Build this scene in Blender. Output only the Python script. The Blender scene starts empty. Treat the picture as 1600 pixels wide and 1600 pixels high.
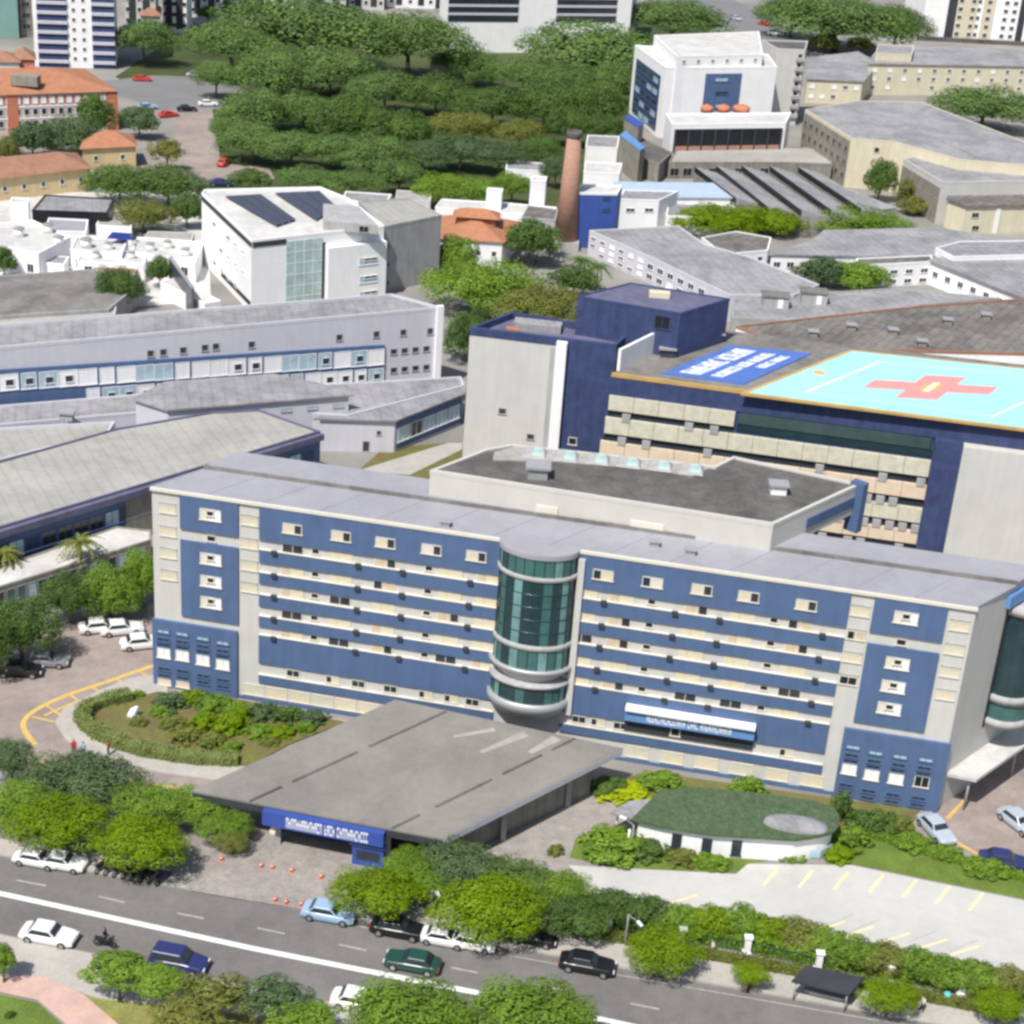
import bpy, bmesh, math, random
from mathutils import Vector, Matrix
random.seed(7)
R = math.radians
sc = bpy.context.scene
C = sc.collection

# ------------------------------------------------------------------ camera
CAM_H, PITCH, ROLL, FPX = 100.0, R(25.4975), R(4.2142), 2725.82
FWD = Vector((0, math.cos(PITCH), -math.sin(PITCH)))
UP0 = Vector((0, math.sin(PITCH), math.cos(PITCH)))
RT0 = Vector((1, 0, 0))
IMR = RT0 * math.cos(ROLL) + UP0 * math.sin(ROLL)       # image right in the world
IMU = RT0 * -math.sin(ROLL) + UP0 * math.cos(ROLL)      # image up in the world
EYE = Vector((0, 0, CAM_H))
cd = bpy.data.cameras.new('camera'); cam = bpy.data.objects.new('camera', cd); C.objects.link(cam)
cd.sensor_width = 36; cd.lens = FPX / 1600 * 36; cd.clip_start = 1; cd.clip_end = 6000
m3 = Matrix((IMR, IMU, -FWD)).transposed()
cam.matrix_world = Matrix.Translation(EYE) @ m3.to_4x4()
sc.camera = cam
sc.cycles.filter_width = 2.9

# ------------------------------------------------------------------ light
SUN_EL, SUN_AZ = R(56), R(-152)      # azimuth measured from +y towards +x: the sun stands left and a little behind the viewer
w = bpy.data.worlds.new('World'); sc.world = w; w.use_nodes = True
nt = w.node_tree; bg = nt.nodes['Background']; sky = nt.nodes.new('ShaderNodeTexSky')
sky.sky_type = 'NISHITA'; sky.sun_disc = False; sky.sun_elevation = SUN_EL; sky.sun_rotation = SUN_AZ
sky.air_density = 1.2; sky.dust_density = 2.0
nt.links.new(sky.outputs[0], bg.inputs[0]); bg.inputs[1].default_value = 0.09
sd = bpy.data.lights.new('sun', 'SUN'); sd.energy = 4.9; sd.angle = R(0.6); sd.color = (1, .955, .88)
so = bpy.data.objects.new('sun', sd); C.objects.link(so)
sdir = Vector((math.sin(SUN_AZ) * math.cos(SUN_EL), math.cos(SUN_AZ) * math.cos(SUN_EL), math.sin(SUN_EL)))
so.rotation_euler = sdir.to_track_quat('Z', 'Y').to_euler(); so.location = (0, 0, 200)
sc.view_settings.view_transform = 'Standard'; sc.view_settings.look = 'None'
sc.view_settings.exposure = 0.04; sc.view_settings.gamma = 1

# ------------------------------------------------------------------ where things stand: a point on the level z seen along a sight line
def ray(px, py):
    return FWD + IMR * ((px - 800) / FPX) - IMU * ((py - 800) / FPX)
def at(px, py, z=0.0):
    d = ray(px, py); t = (z - CAM_H) / d.z
    return EYE + d * t
def scale_at(p):                       # pixels per metre there
    return FPX / (p - EYE).dot(FWD)

# ------------------------------------------------------------------ materials
MATS = {}
def mat(name, col, rough=.8, var=.12, sc_=.35, metal=0, streak=0, spec=.3, bump=0, fine=0, col2=None, stretch=None, stain=0, ribs=0, rib_a=0):
    if name in MATS: return MATS[name]
    m = bpy.data.materials.new(name); m.use_nodes = True; MATS[name] = m
    n = m.node_tree; b = n.nodes['Principled BSDF']
    b.inputs['Roughness'].default_value = rough; b.inputs['Metallic'].default_value = metal
    b.inputs['Specular IOR Level'].default_value = spec
    tc = n.nodes.new('ShaderNodeTexCoord'); mp = n.nodes.new('ShaderNodeMapping')
    n.links.new(tc.outputs['Object'], mp.inputs[0])
    if stretch: mp.inputs['Scale'].default_value = stretch
    nz = n.nodes.new('ShaderNodeTexNoise'); nz.inputs['Scale'].default_value = sc_; nz.inputs['Detail'].default_value = 6
    nz.inputs['Roughness'].default_value = .65
    n.links.new(mp.outputs[0], nz.inputs['Vector'])
    rp = n.nodes.new('ShaderNodeValToRGB'); e = rp.color_ramp.elements
    c1 = col; c2 = col2 or tuple(min(1, c * (1 + var)) for c in col)
    e[0].position = .3; e[1].position = .7
    e[0].color = (*[c * (1 - var) for c in c1], 1); e[1].color = (*c2, 1)
    n.links.new(nz.outputs[0], rp.inputs[0]); out = rp.outputs[0]
    if streak:
        mp2 = n.nodes.new('ShaderNodeMapping'); mp2.inputs['Scale'].default_value = (1.1, 1.1, .12)
        n.links.new(tc.outputs['Object'], mp2.inputs[0])
        n2 = n.nodes.new('ShaderNodeTexNoise'); n2.inputs['Scale'].default_value = 1.3; n2.inputs['Detail'].default_value = 4
        n.links.new(mp2.outputs[0], n2.inputs['Vector'])
        mx = n.nodes.new('ShaderNodeMix'); mx.data_type = 'RGBA'; mx.blend_type = 'MULTIPLY'
        r2 = n.nodes.new('ShaderNodeValToRGB'); r2.color_ramp.elements[0].position = .35; r2.color_ramp.elements[1].position = .6
        r2.color_ramp.elements[0].color = (1 - streak, 1 - streak, 1 - streak * 1.1, 1); r2.color_ramp.elements[1].color = (1, 1, 1, 1)
        n.links.new(n2.outputs[0], r2.inputs[0]); mx.inputs['Factor'].default_value = 1
        n.links.new(out, mx.inputs['A']); n.links.new(r2.outputs[0], mx.inputs['B']); out = mx.outputs['Result']
    if fine:
        n3 = n.nodes.new('ShaderNodeTexNoise'); n3.inputs['Scale'].default_value = 4.5; n3.inputs['Detail'].default_value = 5
        n.links.new(tc.outputs['Object'], n3.inputs['Vector'])
        mx = n.nodes.new('ShaderNodeMix'); mx.data_type = 'RGBA'; mx.blend_type = 'MULTIPLY'; mx.inputs['Factor'].default_value = 1
        r2 = n.nodes.new('ShaderNodeValToRGB'); r2.color_ramp.elements[0].position = .3; r2.color_ramp.elements[1].position = .7
        r2.color_ramp.elements[0].color = (1 - fine, 1 - fine, 1 - fine, 1); r2.color_ramp.elements[1].color = (1 + fine * .6,) * 3 + (1,)
        n.links.new(n3.outputs[0], r2.inputs[0])
        n.links.new(out, mx.inputs['A']); n.links.new(r2.outputs[0], mx.inputs['B']); out = mx.outputs['Result']
    if ribs:
        mr = n.nodes.new('ShaderNodeMapping'); mr.inputs['Rotation'].default_value = (0, 0, rib_a); n.links.new(tc.outputs['Object'], mr.inputs[0])
        wv = n.nodes.new('ShaderNodeTexWave'); wv.inputs['Scale'].default_value = .19; wv.inputs['Distortion'].default_value = .4; wv.inputs['Detail'].default_value = 1
        n.links.new(mr.outputs[0], wv.inputs['Vector']); r6 = n.nodes.new('ShaderNodeValToRGB'); r6.color_ramp.elements[0].position = .02; r6.color_ramp.elements[1].position = .16
        r6.color_ramp.elements[0].color = (1 - ribs,) * 3 + (1,); r6.color_ramp.elements[1].color = (1, 1, 1, 1)
        m6 = n.nodes.new('ShaderNodeMix'); m6.data_type = 'RGBA'; m6.blend_type = 'MULTIPLY'; m6.inputs['Factor'].default_value = 1
        n.links.new(wv.outputs[0], r6.inputs[0]); n.links.new(out, m6.inputs['A']); n.links.new(r6.outputs[0], m6.inputs['B']); out = m6.outputs['Result']
    if stain:
        for ss_, k in ((.11, stain), (.7, stain * .7)):
            n5 = n.nodes.new('ShaderNodeTexNoise'); n5.inputs['Scale'].default_value = ss_; n5.inputs['Detail'].default_value = 9; n5.inputs['Roughness'].default_value = .72
            n5.inputs['Distortion'].default_value = .6
            n.links.new(tc.outputs['Object'], n5.inputs['Vector'])
            r5 = n.nodes.new('ShaderNodeValToRGB'); r5.color_ramp.elements[0].position = .40; r5.color_ramp.elements[1].position = .56
            r5.color_ramp.elements[0].color = (1 - k, 1 - k, 1 - k * .95, 1); r5.color_ramp.elements[1].color = (1, 1, 1, 1)
            m5 = n.nodes.new('ShaderNodeMix'); m5.data_type = 'RGBA'; m5.blend_type = 'MULTIPLY'; m5.inputs['Factor'].default_value = 1
            n.links.new(n5.outputs[0], r5.inputs[0]); n.links.new(out, m5.inputs['A']); n.links.new(r5.outputs[0], m5.inputs['B']); out = m5.outputs['Result']
    n.links.new(out, b.inputs['Base Color'])
    if bump:
        bp = n.nodes.new('ShaderNodeBump'); bp.inputs['Strength'].default_value = bump; bp.inputs['Distance'].default_value = .1
        n4 = n.nodes.new('ShaderNodeTexNoise'); n4.inputs['Scale'].default_value = 6
        n.links.new(tc.outputs['Object'], n4.inputs['Vector']); n.links.new(n4.outputs[0], bp.inputs['Height'])
        n.links.new(bp.outputs[0], b.inputs['Normal'])
    return m

def foliage(name, c_dark, c_light, trans=.25):
    m = bpy.data.materials.new(name); m.use_nodes = True; MATS[name] = m
    n = m.node_tree; b = n.nodes['Principled BSDF']; b.inputs['Roughness'].default_value = .55
    b.inputs['Specular IOR Level'].default_value = .25
    at_ = n.nodes.new('ShaderNodeAttribute'); at_.attribute_name = 'leaf'
    tc = n.nodes.new('ShaderNodeTexCoord'); nz = n.nodes.new('ShaderNodeTexNoise'); nz.inputs['Scale'].default_value = 2.2
    n.links.new(tc.outputs['Object'], nz.inputs['Vector'])
    ad = n.nodes.new('ShaderNodeMath'); ad.operation = 'ADD'
    oi = n.nodes.new('ShaderNodeObjectInfo')
    ml = n.nodes.new('ShaderNodeMath'); ml.operation = 'MULTIPLY_ADD'; ml.inputs[1].default_value = .3
    n.links.new(oi.outputs['Random'], ml.inputs[0]); n.links.new(nz.outputs[0], ml.inputs[2])
    n.links.new(at_.outputs['Fac'], ad.inputs[0]); n.links.new(ml.outputs[0], ad.inputs[1])
    rp = n.nodes.new('ShaderNodeValToRGB'); rp.color_ramp.elements[0].position = .55; rp.color_ramp.elements[1].position = 1.45 / 1.0 if False else 1.0
    dv = n.nodes.new('ShaderNodeMath'); dv.operation = 'MULTIPLY'; dv.inputs[1].default_value = .62
    n.links.new(ad.outputs[0], dv.inputs[0])
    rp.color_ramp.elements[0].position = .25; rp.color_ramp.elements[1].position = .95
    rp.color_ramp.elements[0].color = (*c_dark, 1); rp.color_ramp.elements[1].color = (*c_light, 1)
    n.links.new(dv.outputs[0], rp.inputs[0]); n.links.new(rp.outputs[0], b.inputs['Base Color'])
    tr = n.nodes.new('ShaderNodeBsdfTranslucent'); n.links.new(rp.outputs[0], tr.inputs[0])
    mx = n.nodes.new('ShaderNodeMixShader'); mx.inputs[0].default_value = trans
    n.links.new(b.outputs[0], mx.inputs[1]); n.links.new(tr.outputs[0], mx.inputs[2])
    n.links.new(mx.outputs[0], n.nodes['Material Output'].inputs[0])
    return m

def glass(name, col, rough=.12):
    m = mat(name, col, rough=rough, var=.25, sc_=.5, spec=.6); return m

M = {}
M['cream'] = mat('cream_render', (.565, .56, .545), var=.05, streak=.05)
M['cream_warm'] = mat('warm_cream_render', (.66, .61, .47), var=.06, streak=.08)
M['white'] = mat('white_paint', (.87, .87, .89), var=.04, streak=.04)
M['lavender'] = mat('pale_lavender_render', (.57, .57, .635), var=.05, streak=.04)
M['blue'] = mat('blue_cladding', (.09, .146, .282), rough=.6, var=.08, streak=.08)
M['deepblue'] = mat('deep_blue_paint', (.05, .10, .36), rough=.6, var=.1, streak=.08)
M['navy'] = mat('navy_tile', (.052, .072, .17), rough=.45, var=.2, sc_=.8, streak=.15)
M['navy_roof'] = mat('navy_roof', (.13, .13, .21), var=.25, sc_=.4)
M['metal_roof'] = mat('pale_metal_roof', (.35, .35, .395), rough=.55, var=.06, stain=.08, sc_=.25, streak=0)
M['grey_roof'] = mat('grey_concrete_roof', (.25, .24, .228), var=.12, sc_=.25, fine=.12, stain=.3)
M['beige_roof'] = mat('beige_membrane_roof', (.41, .40, .375), var=.08, sc_=.15, fine=.06, stain=.13, ribs=.1, rib_a=-.5)
M['dark_roof'] = mat('dark_grey_roof', (.15, .145, .138), var=.2, sc_=.22, fine=.2, stain=.3)
M['canopy_roof'] = mat('canopy_felt', (.258, .245, .226), var=.09, sc_=.12, fine=.07, stain=.12)
M['fibre_roof'] = mat('fibre_cement_roof', (.235, .222, .208), var=.16, sc_=.3, fine=.18, stain=.36, ribs=.2, rib_a=.5)
M['lav_roof'] = mat('pale_grey_roof', (.35, .348, .365), var=.1, sc_=.2, fine=.08, stain=.26, ribs=.12, rib_a=-.25)
M['white_roof'] = mat('white_membrane', (.62, .612, .595), var=.1, sc_=.2, fine=.05, stain=.16)
M['orange_roof'] = mat('orange_clay_tiles', (.42, .19, .11), var=.16, sc_=.6, fine=.15)
M['brown_roof'] = mat('brown_clay_tiles', (.34, .18, .125), var=.2, sc_=.6, fine=.2)
M['redwall'] = mat('salmon_red_render', (.55, .20, .12), var=.1)
M['yellowwall'] = mat('ochre_cream_render', (.66, .52, .30), var=.08, streak=.1)
M['brick'] = mat('chimney_brick', (.40, .235, .175), var=.14, sc_=1.5, fine=.15)
M['concrete'] = mat('bare_concrete', (.40, .40, .41), var=.12, sc_=.3, streak=.15)
M['concrete_d'] = mat('weathered_concrete', (.28, .265, .235), var=.2, sc_=.5, streak=.2)
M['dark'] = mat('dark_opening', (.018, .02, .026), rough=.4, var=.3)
M['pinkwall'] = mat('pale_pink_render', (.60, .49, .46), var=.08)
M['cream_light'] = mat('bright_cream_render', (.56, .55, .525), var=.04, streak=.03)
M['charcoal'] = mat('charcoal_panel', (.045, .05, .06), rough=.6, var=.2)  # even charcoal colour for vents, fascias, posts and dark panes
M['glass'] = glass('window_glass', (.03, .04, .055))
M['glass_teal'] = glass('teal_glass', (.05, .135, .132), .24)
M['glass_teal_l'] = glass('pale_teal_glass', (.15, .30, .295), .24)
M['glass_dark'] = glass('dark_teal_glass', (.018, .045, .055), .24)
M['glass_pale'] = glass('pale_blue_glass', (.42, .56, .66), .25)
M['greenglass'] = glass('pale_green_glass', (.40, .53, .52), .2)
M['shutter'] = mat('cream_yellow_shutter', (.66, .60, .46), var=.08, sc_=1.2)
M['blind'] = mat('peach_blind', (.56, .47, .36), var=.15, sc_=1.5)
M['sill'] = mat('pale_sill', (.68, .65, .58), var=.06)
M['louver'] = mat('cream_louvre', (.60, .58, .47), var=.14, sc_=1.2)
M['peach'] = mat('peach_louvre', (.70, .58, .44), var=.1, sc_=1.0)
M['gold'] = mat('ochre_edge_paint', (.50, .33, .12), var=.15)
M['cyan'] = mat('pale_cyan_deck_paint', (.37, .70, .78), var=.03, sc_=.3, stain=.06)
M['pinkred'] = mat('faded_red_deck_paint', (.72, .30, .29), var=.08, sc_=1)
M['palegold'] = mat('faded_yellow_deck_paint', (.80, .70, .47), var=.1, sc_=1)
M['orange_dot'] = mat('orange_deck_paint', (.75, .40, .16), var=.05)
M['signblue'] = mat('royal_blue_sign', (.045, .09, .36), var=.08, rough=.5); M['roofsign'] = mat('bright_blue_roof_paint', (.085, .17, .50), var=.12, sc_=.8, fine=.08)
M['signblue_l'] = mat('light_blue_sign', (.13, .27, .55), var=.1, rough=.5)
M['letter'] = mat('white_lettering', (.82, .83, .86), var=.03)
M['asphalt'] = mat('avenue_asphalt', (.195, .187, .184), rough=.9, var=.10, sc_=.12, fine=.09, stain=.14)
M['asphalt_far'] = mat('grey_asphalt', (.20, .20, .21), rough=.9, var=.1, sc_=.1, fine=.05)
M['pinkroad'] = mat('mauve_paving', (.35, .295, .27), rough=.9, var=.12, stain=.18, sc_=.25, fine=.1)
M['pave'] = mat('pale_pavement', (.43, .405, .38), rough=.9, var=.12, sc_=.4, fine=.12)
M['plaza'] = mat('mosaic_paving', (.355, .325, .305), rough=.9, var=.13, sc_=.8, fine=.18, stain=.16)
M['lot'] = mat('white_concrete_lot', (.53, .525, .51), rough=.9, var=.06, sc_=.12, fine=.04, stain=.07)
M['line_w'] = mat('white_road_paint', (.74, .74, .75), var=.1, sc_=1.5)
M['line_faint'] = mat('worn_white_road_paint', (.38, .375, .37), var=.25, sc_=1.5)
M['line_y'] = mat('yellow_road_paint', (.62, .42, .12), var=.15, sc_=1)
M['line_yp'] = mat('pale_yellow_paint', (.76, .65, .38), var=.1, sc_=1)
M['ground'] = mat('city_ground', (.27, .26, .245), rough=.95, var=.25, sc_=.05, fine=.2)
M['soil'] = mat('brown_planting_soil', (.20, .145, .075), var=.25, sc_=.5, fine=.3, col2=(.17, .19, .05))
M['grass'] = mat('lawn_grass', (.13, .19, .035), var=.25, sc_=.4, fine=.25, bump=.4)
M['grass_y'] = mat('dry_grass', (.25, .25, .08), var=.25, sc_=.5, fine=.25)
M['parkfloor'] = mat('park_floor', (.05, .08, .026), var=.35, sc_=.06, fine=.3, col2=(.09, .115, .04))
M['pinkpath'] = mat('pink_gravel_path', (.55, .38, .33), var=.1, sc_=.6, fine=.08)
M['tyre'] = mat('tyre_rubber', (.02, .02, .02), var=.1)
M['rim'] = mat('wheel_rim', (.4, .4, .42), metal=.6, rough=.35, var=.05)
M['lamp_red'] = mat('red_lamp_lens', (.45, .02, .015), var=.05, rough=.2)
M['lamp_white'] = mat('clear_lamp_lens', (.75, .76, .78), var=.03, rough=.15)
M['cone'] = mat('orange_cone_plastic', (.70, .21, .12), var=.06)
M['bark'] = mat('tree_bark', (.14, .11, .085), var=.25, sc_=2)
M['palm_bark'] = mat('palm_bark', (.26, .22, .17), var=.25, sc_=2)
M['solar'] = mat('solar_panel', (.06, .065, .10), rough=.3, var=.25, sc_=.8)
M['steel'] = mat('grey_steel', (.40, .41, .43), metal=.3, rough=.45, var=.06)
M['greenroof'] = mat('green_mossy_roof', (.08, .125, .065), var=.28, sc_=1.6, fine=.4, bump=.5)
M['skin'] = mat('skin', (.38, .22, .15), var=.05)
M['hair'] = mat('hair', (.02, .015, .012), var=.1)
def paint(n, c, r=.28):
    return mat(n, c, rough=r, var=.03, spec=.55)
PAINT = dict(white=paint('white_car_paint', (.78, .78, .78)), black=paint('black_car_paint', (.012, .013, .018)), silver=paint('silver_car_paint', (.42, .47, .55)),
    blue=paint('dark_blue_car_paint', (.03, .04, .14)), green=paint('dark_green_car_paint', (.02, .07, .055)), red=paint('red_car_paint', (.55, .05, .03)), grey=paint('grey_car_paint', (.22, .23, .25)), lightblue=paint('pale_blue_car_paint', (.30, .45, .62)))
F = {}
F['lime'] = foliage('lime_leaves', (.085, .155, .003), (.235, .355, .006), .3)
F['mid'] = foliage('mid_green_leaves', (.065, .135, .015), (.22, .36, .04), .28)
F['dark'] = foliage('dark_green_leaves', (.03, .075, .018), (.125, .21, .045), .25)
F['forest'] = foliage('grove_leaves', (.052, .105, .034), (.185, .30, .08), .3)
F['blueg'] = foliage('bluish_green_leaves', (.035, .08, .035), (.12, .185, .075), .2)
F['olive'] = foliage('olive_leaves', (.08, .11, .02), (.24, .26, .06), .25)
F['hedge'] = foliage('pale_hedge_leaves', (.12, .165, .05), (.26, .31, .10), .2)
F['acid'] = foliage('acid_green_leaves', (.30, .40, .004), (.50, .58, .01), .3)

# ------------------------------------------------------------------ objects
WL = {}                                # world location of every root
def setp(o, label=None, cat=None, group=None, kind=None):
    if label: o['label'] = label
    if cat: o['category'] = cat
    if group: o['group'] = group
    if kind: o['kind'] = kind
    return o
def root(name, loc, label, cat, group=None, rz=0):
    o = bpy.data.objects.new(name, None); C.objects.link(o); o.location = loc; o.rotation_euler.z = rz
    o.empty_display_size = .5
    WL[o.name] = Vector(loc); return setp(o, label, cat, group)
class MB:
    def __init__(s): s.bm = bmesh.new()
    def face(s, pts, mi=0):
        try:
            f = s.bm.faces.new([s.bm.verts.new(p) for p in pts]); f.material_index = mi; return f
        except ValueError: return None
    def prism(s, pts, z0, z1, cap=True, bottom=False, mi=0, side=True):
        n = len(pts)
        a = sum(pts[i][0] * pts[(i + 1) % n][1] - pts[(i + 1) % n][0] * pts[i][1] for i in range(n))
        if a < 0: pts = list(reversed(pts))
        lo = [s.bm.verts.new((p[0], p[1], z0)) for p in pts]; hi = [s.bm.verts.new((p[0], p[1], z1)) for p in pts]
        if side:
            for i in range(n):
                f = s.bm.faces.new((lo[i], lo[(i + 1) % n], hi[(i + 1) % n], hi[i])); f.material_index = mi
        if cap: f = s.bm.faces.new(hi); f.material_index = mi
        if bottom: f = s.bm.faces.new(list(reversed(lo))); f.material_index = mi
    def hexa(s, p, mi=0):              # p: 4 bottom, 4 top
        v = [s.bm.verts.new(q) for q in p]
        for f in ((3, 2, 1, 0), (4, 5, 6, 7), (0, 1, 5, 4), (1, 2, 6, 5), (2, 3, 7, 6), (3, 0, 4, 7)):
            g = s.bm.faces.new([v[i] for i in f]); g.material_index = mi
    def box(s, c, d, rz=0, mi=0):
        cx, cy, cz = c; x, y, z = d[0] / 2, d[1] / 2, d[2] / 2; ca, sa = math.cos(rz), math.sin(rz)
        P = lambda u, v, w_: (cx + u * ca - v * sa, cy + u * sa + v * ca, cz + w_)
        s.hexa([P(-x, -y, -z), P(x, -y, -z), P(x, y, -z), P(-x, y, -z), P(-x, -y, z), P(x, -y, z), P(x, y, z), P(-x, y, z)], mi)
    def tube(s, a, b, r0, r1=None, n=8, mi=0, cap=True):
        a, b = Vector(a), Vector(b); r1 = r0 if r1 is None else r1
        d = (b - a).normalized(); u = d.orthogonal().normalized(); v = d.cross(u)
        A = [s.bm.verts.new(a + (u * math.cos(2 * math.pi * i / n) + v * math.sin(2 * math.pi * i / n)) * r0) for i in range(n)]
        B = [s.bm.verts.new(b + (u * math.cos(2 * math.pi * i / n) + v * math.sin(2 * math.pi * i / n)) * r1) for i in range(n)]
        for i in range(n):
            f = s.bm.faces.new((A[i], A[(i + 1) % n], B[(i + 1) % n], B[i])); f.material_index = mi; f.smooth = n > 6
        if cap:
            s.bm.faces.new(list(reversed(A))).material_index = mi; s.bm.faces.new(B).material_index = mi
    def lathe(s, prof, a0=0, a1=2 * math.pi, n=24, center=(0, 0), mi=0, smooth=True):
        full = abs(a1 - a0 - 2 * math.pi) < 1e-6; k = n if full else n + 1; rows = []
        for r, z in prof:
            rows.append([s.bm.verts.new((center[0] + r * math.cos(a0 + (a1 - a0) * i / n), center[1] + r * math.sin(a0 + (a1 - a0) * i / n), z)) for i in range(k)])
        for A, B in zip(rows, rows[1:]):
            for i in range(n):
                j = (i + 1) % k
                f = s.bm.faces.new((A[i], A[j], B[j], B[i])); f.material_index = mi; f.smooth = smooth
    def mesh(s, name, mats, off=None, smooth=False, bevel=0):
        if bevel: bmesh.ops.bevel(s.bm, geom=[e for e in s.bm.edges], offset=bevel, segments=1, affect='EDGES')
        if off: bmesh.ops.translate(s.bm, verts=s.bm.verts, vec=-Vector(off))
        me = bpy.data.meshes.new(name); s.bm.to_mesh(me); s.bm.free()
        for m in (mats if isinstance(mats, (list, tuple)) else [mats]): me.materials.append(m)
        if smooth:
            for p in me.polygons: p.use_smooth = True
        return me
    def build(s, name, mats, parent=None, loc=None, smooth=False, bevel=0):
        off = None
        if parent is not None and loc is None: off = WL.get(parent.name, Vector((0, 0, 0)))
        me = s.mesh(name, mats, off, smooth, bevel)
        return link(name, me, parent, loc)
def link(name, me, parent=None, loc=None, rz=0):
    o = bpy.data.objects.new(name, me); C.objects.link(o)
    if parent is not None:
        o.parent = parent; WL[o.name] = WL.get(parent.name, Vector((0, 0, 0)))
    if loc is not None: o.location = loc
    if rz: o.rotation_euler.z = rz
    return o
def struct(name, pts, m, z, thick=0):
    """flat sheet from sight-line points; z a few mm apart so no two share a plane"""
    b = MB(); P = [at(x, y, 0) for x, y in pts]
    if thick: b.prism([(p.x, p.y) for p in P], 0.0, z)
    else: b.face([(p.x, p.y, z) for p in P])
    bmesh.ops.recalc_face_normals(b.bm, faces=b.bm.faces)
    if not thick:
        for f in b.bm.faces:
            if f.normal.z < 0: f.normal_flip()
    bmesh.ops.triangulate(b.bm, faces=b.bm.faces)
    o = b.build(name, m); o['kind'] = 'structure'; return o

# ------------------------------------------------------------------ windows on walls (cached meshes)
WC = {}
def win_mesh(kind, w_, h, frame, d=.07):
    k = (kind, round(w_, 2), round(h, 2), frame.name)
    if k in WC: return WC[k]
    b = MB(); t = .09 if kind != 'thin' else .05
    b.box((0, d / 2 + .01, h / 2 - t / 2), (w_, d, t)); b.box((0, d / 2 + .03, -h / 2 - .02), (w_ + .16, d + .08, t))
    b.box((-w_ / 2 + t / 2, d / 2 + .01, 0), (t, d, h - t)); b.box((w_ / 2 - t / 2, d / 2 + .01, 0), (t, d, h - t))
    if w_ > 1.2: b.box((0, d / 2 + .008, 0), (t * .7, d - .01, h - t))
    WC[k] = b.mesh('window_frame', frame); return WC[k]
PC = {}
def pane_mesh(w_, h, m, x0=-.5, x1=.5, y=.025):
    k = (round(w_, 2), round(h, 2), m.name, x0, x1, y)
    if k in PC: return PC[k]
    b = MB(); b.box(((x0 + x1) / 2 * w_, y, 0), ((x1 - x0) * w_ - .02, .03, h - .1)); PC[k] = b.mesh('pane', m); return PC[k]
class Wall:
    """vertical wall from world point A to B; s metres from A, outward normal N"""
    def __init__(s, A, B, owner, inside):
        s.A = Vector((A[0], A[1], 0)); s.B = Vector((B[0], B[1], 0)); s.L = (s.B - s.A).length
        s.T = (s.B - s.A).normalized(); s.N = Vector((s.T.y, -s.T.x, 0))
        if (Vector((inside[0], inside[1], 0)) - s.A).dot(s.N) > 0: s.N = -s.N
        s.owner = owner
    def px(s, x, y):
        d = ray(x, y); t = (s.A - EYE).dot(s.N) / d.dot(s.N); p = EYE + d * t
        return (p - s.A).dot(s.T), p.z
    def P(s, u, z, d=0): q = s.A + s.T * u + s.N * d; return (q.x, q.y, z)
    def add(s, mb, u0, u1, z0, z1, d0, d1, mi=0):
        mb.hexa([s.P(u0, z0, d1), s.P(u1, z0, d1), s.P(u1, z0, d0), s.P(u0, z0, d0), s.P(u0, z1, d1), s.P(u1, z1, d1), s.P(u1, z1, d0), s.P(u0, z1, d0)], mi)
    def panel(s, name, m, u0, u1, z0, z1, d=.15, d0=-.05):
        b = MB(); s.add(b, u0, u1, z0, z1, d0, d); bmesh.ops.recalc_face_normals(b.bm, faces=b.bm.faces)
        return b.build(name, m, s.owner)
    def rect(s, name, m, tl, tr, bl, d=.15):
        u0, z1 = s.px(*tl); u1, _ = s.px(*tr); _, z0 = s.px(*bl)
        return s.panel(name, m, u0, u1, z0, z1, d)
    def window(s, u, z, w_, h, frame=None, pane=None, name='window', d=0, kind='std', half=None, flip=False):
        frame = frame or M['sill']; pane = pane or M['glass']
        o = bpy.data.objects.new(name, win_mesh(kind, w_, h, frame)); C.objects.link(o)
        o.parent = s.owner; o.location = Vector(s.P(u, z, d)) - WL[s.owner.name]
        o.rotation_euler.z = math.atan2(-s.N.x, s.N.y)
        def kid(nm, me):
            p = bpy.data.objects.new(nm, me); C.objects.link(p); p.parent = o
        if half:
            f = .12
            a, b_ = ((-.5, f), (f, .5)) if not flip else ((-f, .5), (-.5, -f))
            kid('pane', pane_mesh(w_, h, pane, *b_)); kid('shutter', pane_mesh(w_, h, half, *a, y=.04))
        else: kid('pane', pane_mesh(w_, h, pane))
        return o
    def row(s, p0, p1, n, w_, h, **k):
        u0, z0 = s.px(*p0); u1, z1 = s.px(*p1)
        for i in range(n):
            t = i / max(1, n - 1); s.window(u0 + (u1 - u0) * t, z0 + (z1 - z0) * t, w_, h, **k)
    def grid(s, tl, tr, bl, nx, ny, w_, h, skip=0, panes=None, **k):
        u0, z1 = s.px(*tl); u1, _ = s.px(*tr); _, z0 = s.px(*bl)
        for j in range(ny):
            for i in range(nx):
                if random.random() < skip: continue
                kk = dict(k)
                if panes: kk['pane'] = random.choice(panes)
                s.window(u0 + (u1 - u0) * i / max(1, nx - 1), z1 + (z0 - z1) * j / max(1, ny - 1), w_, h, **kk)

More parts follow.
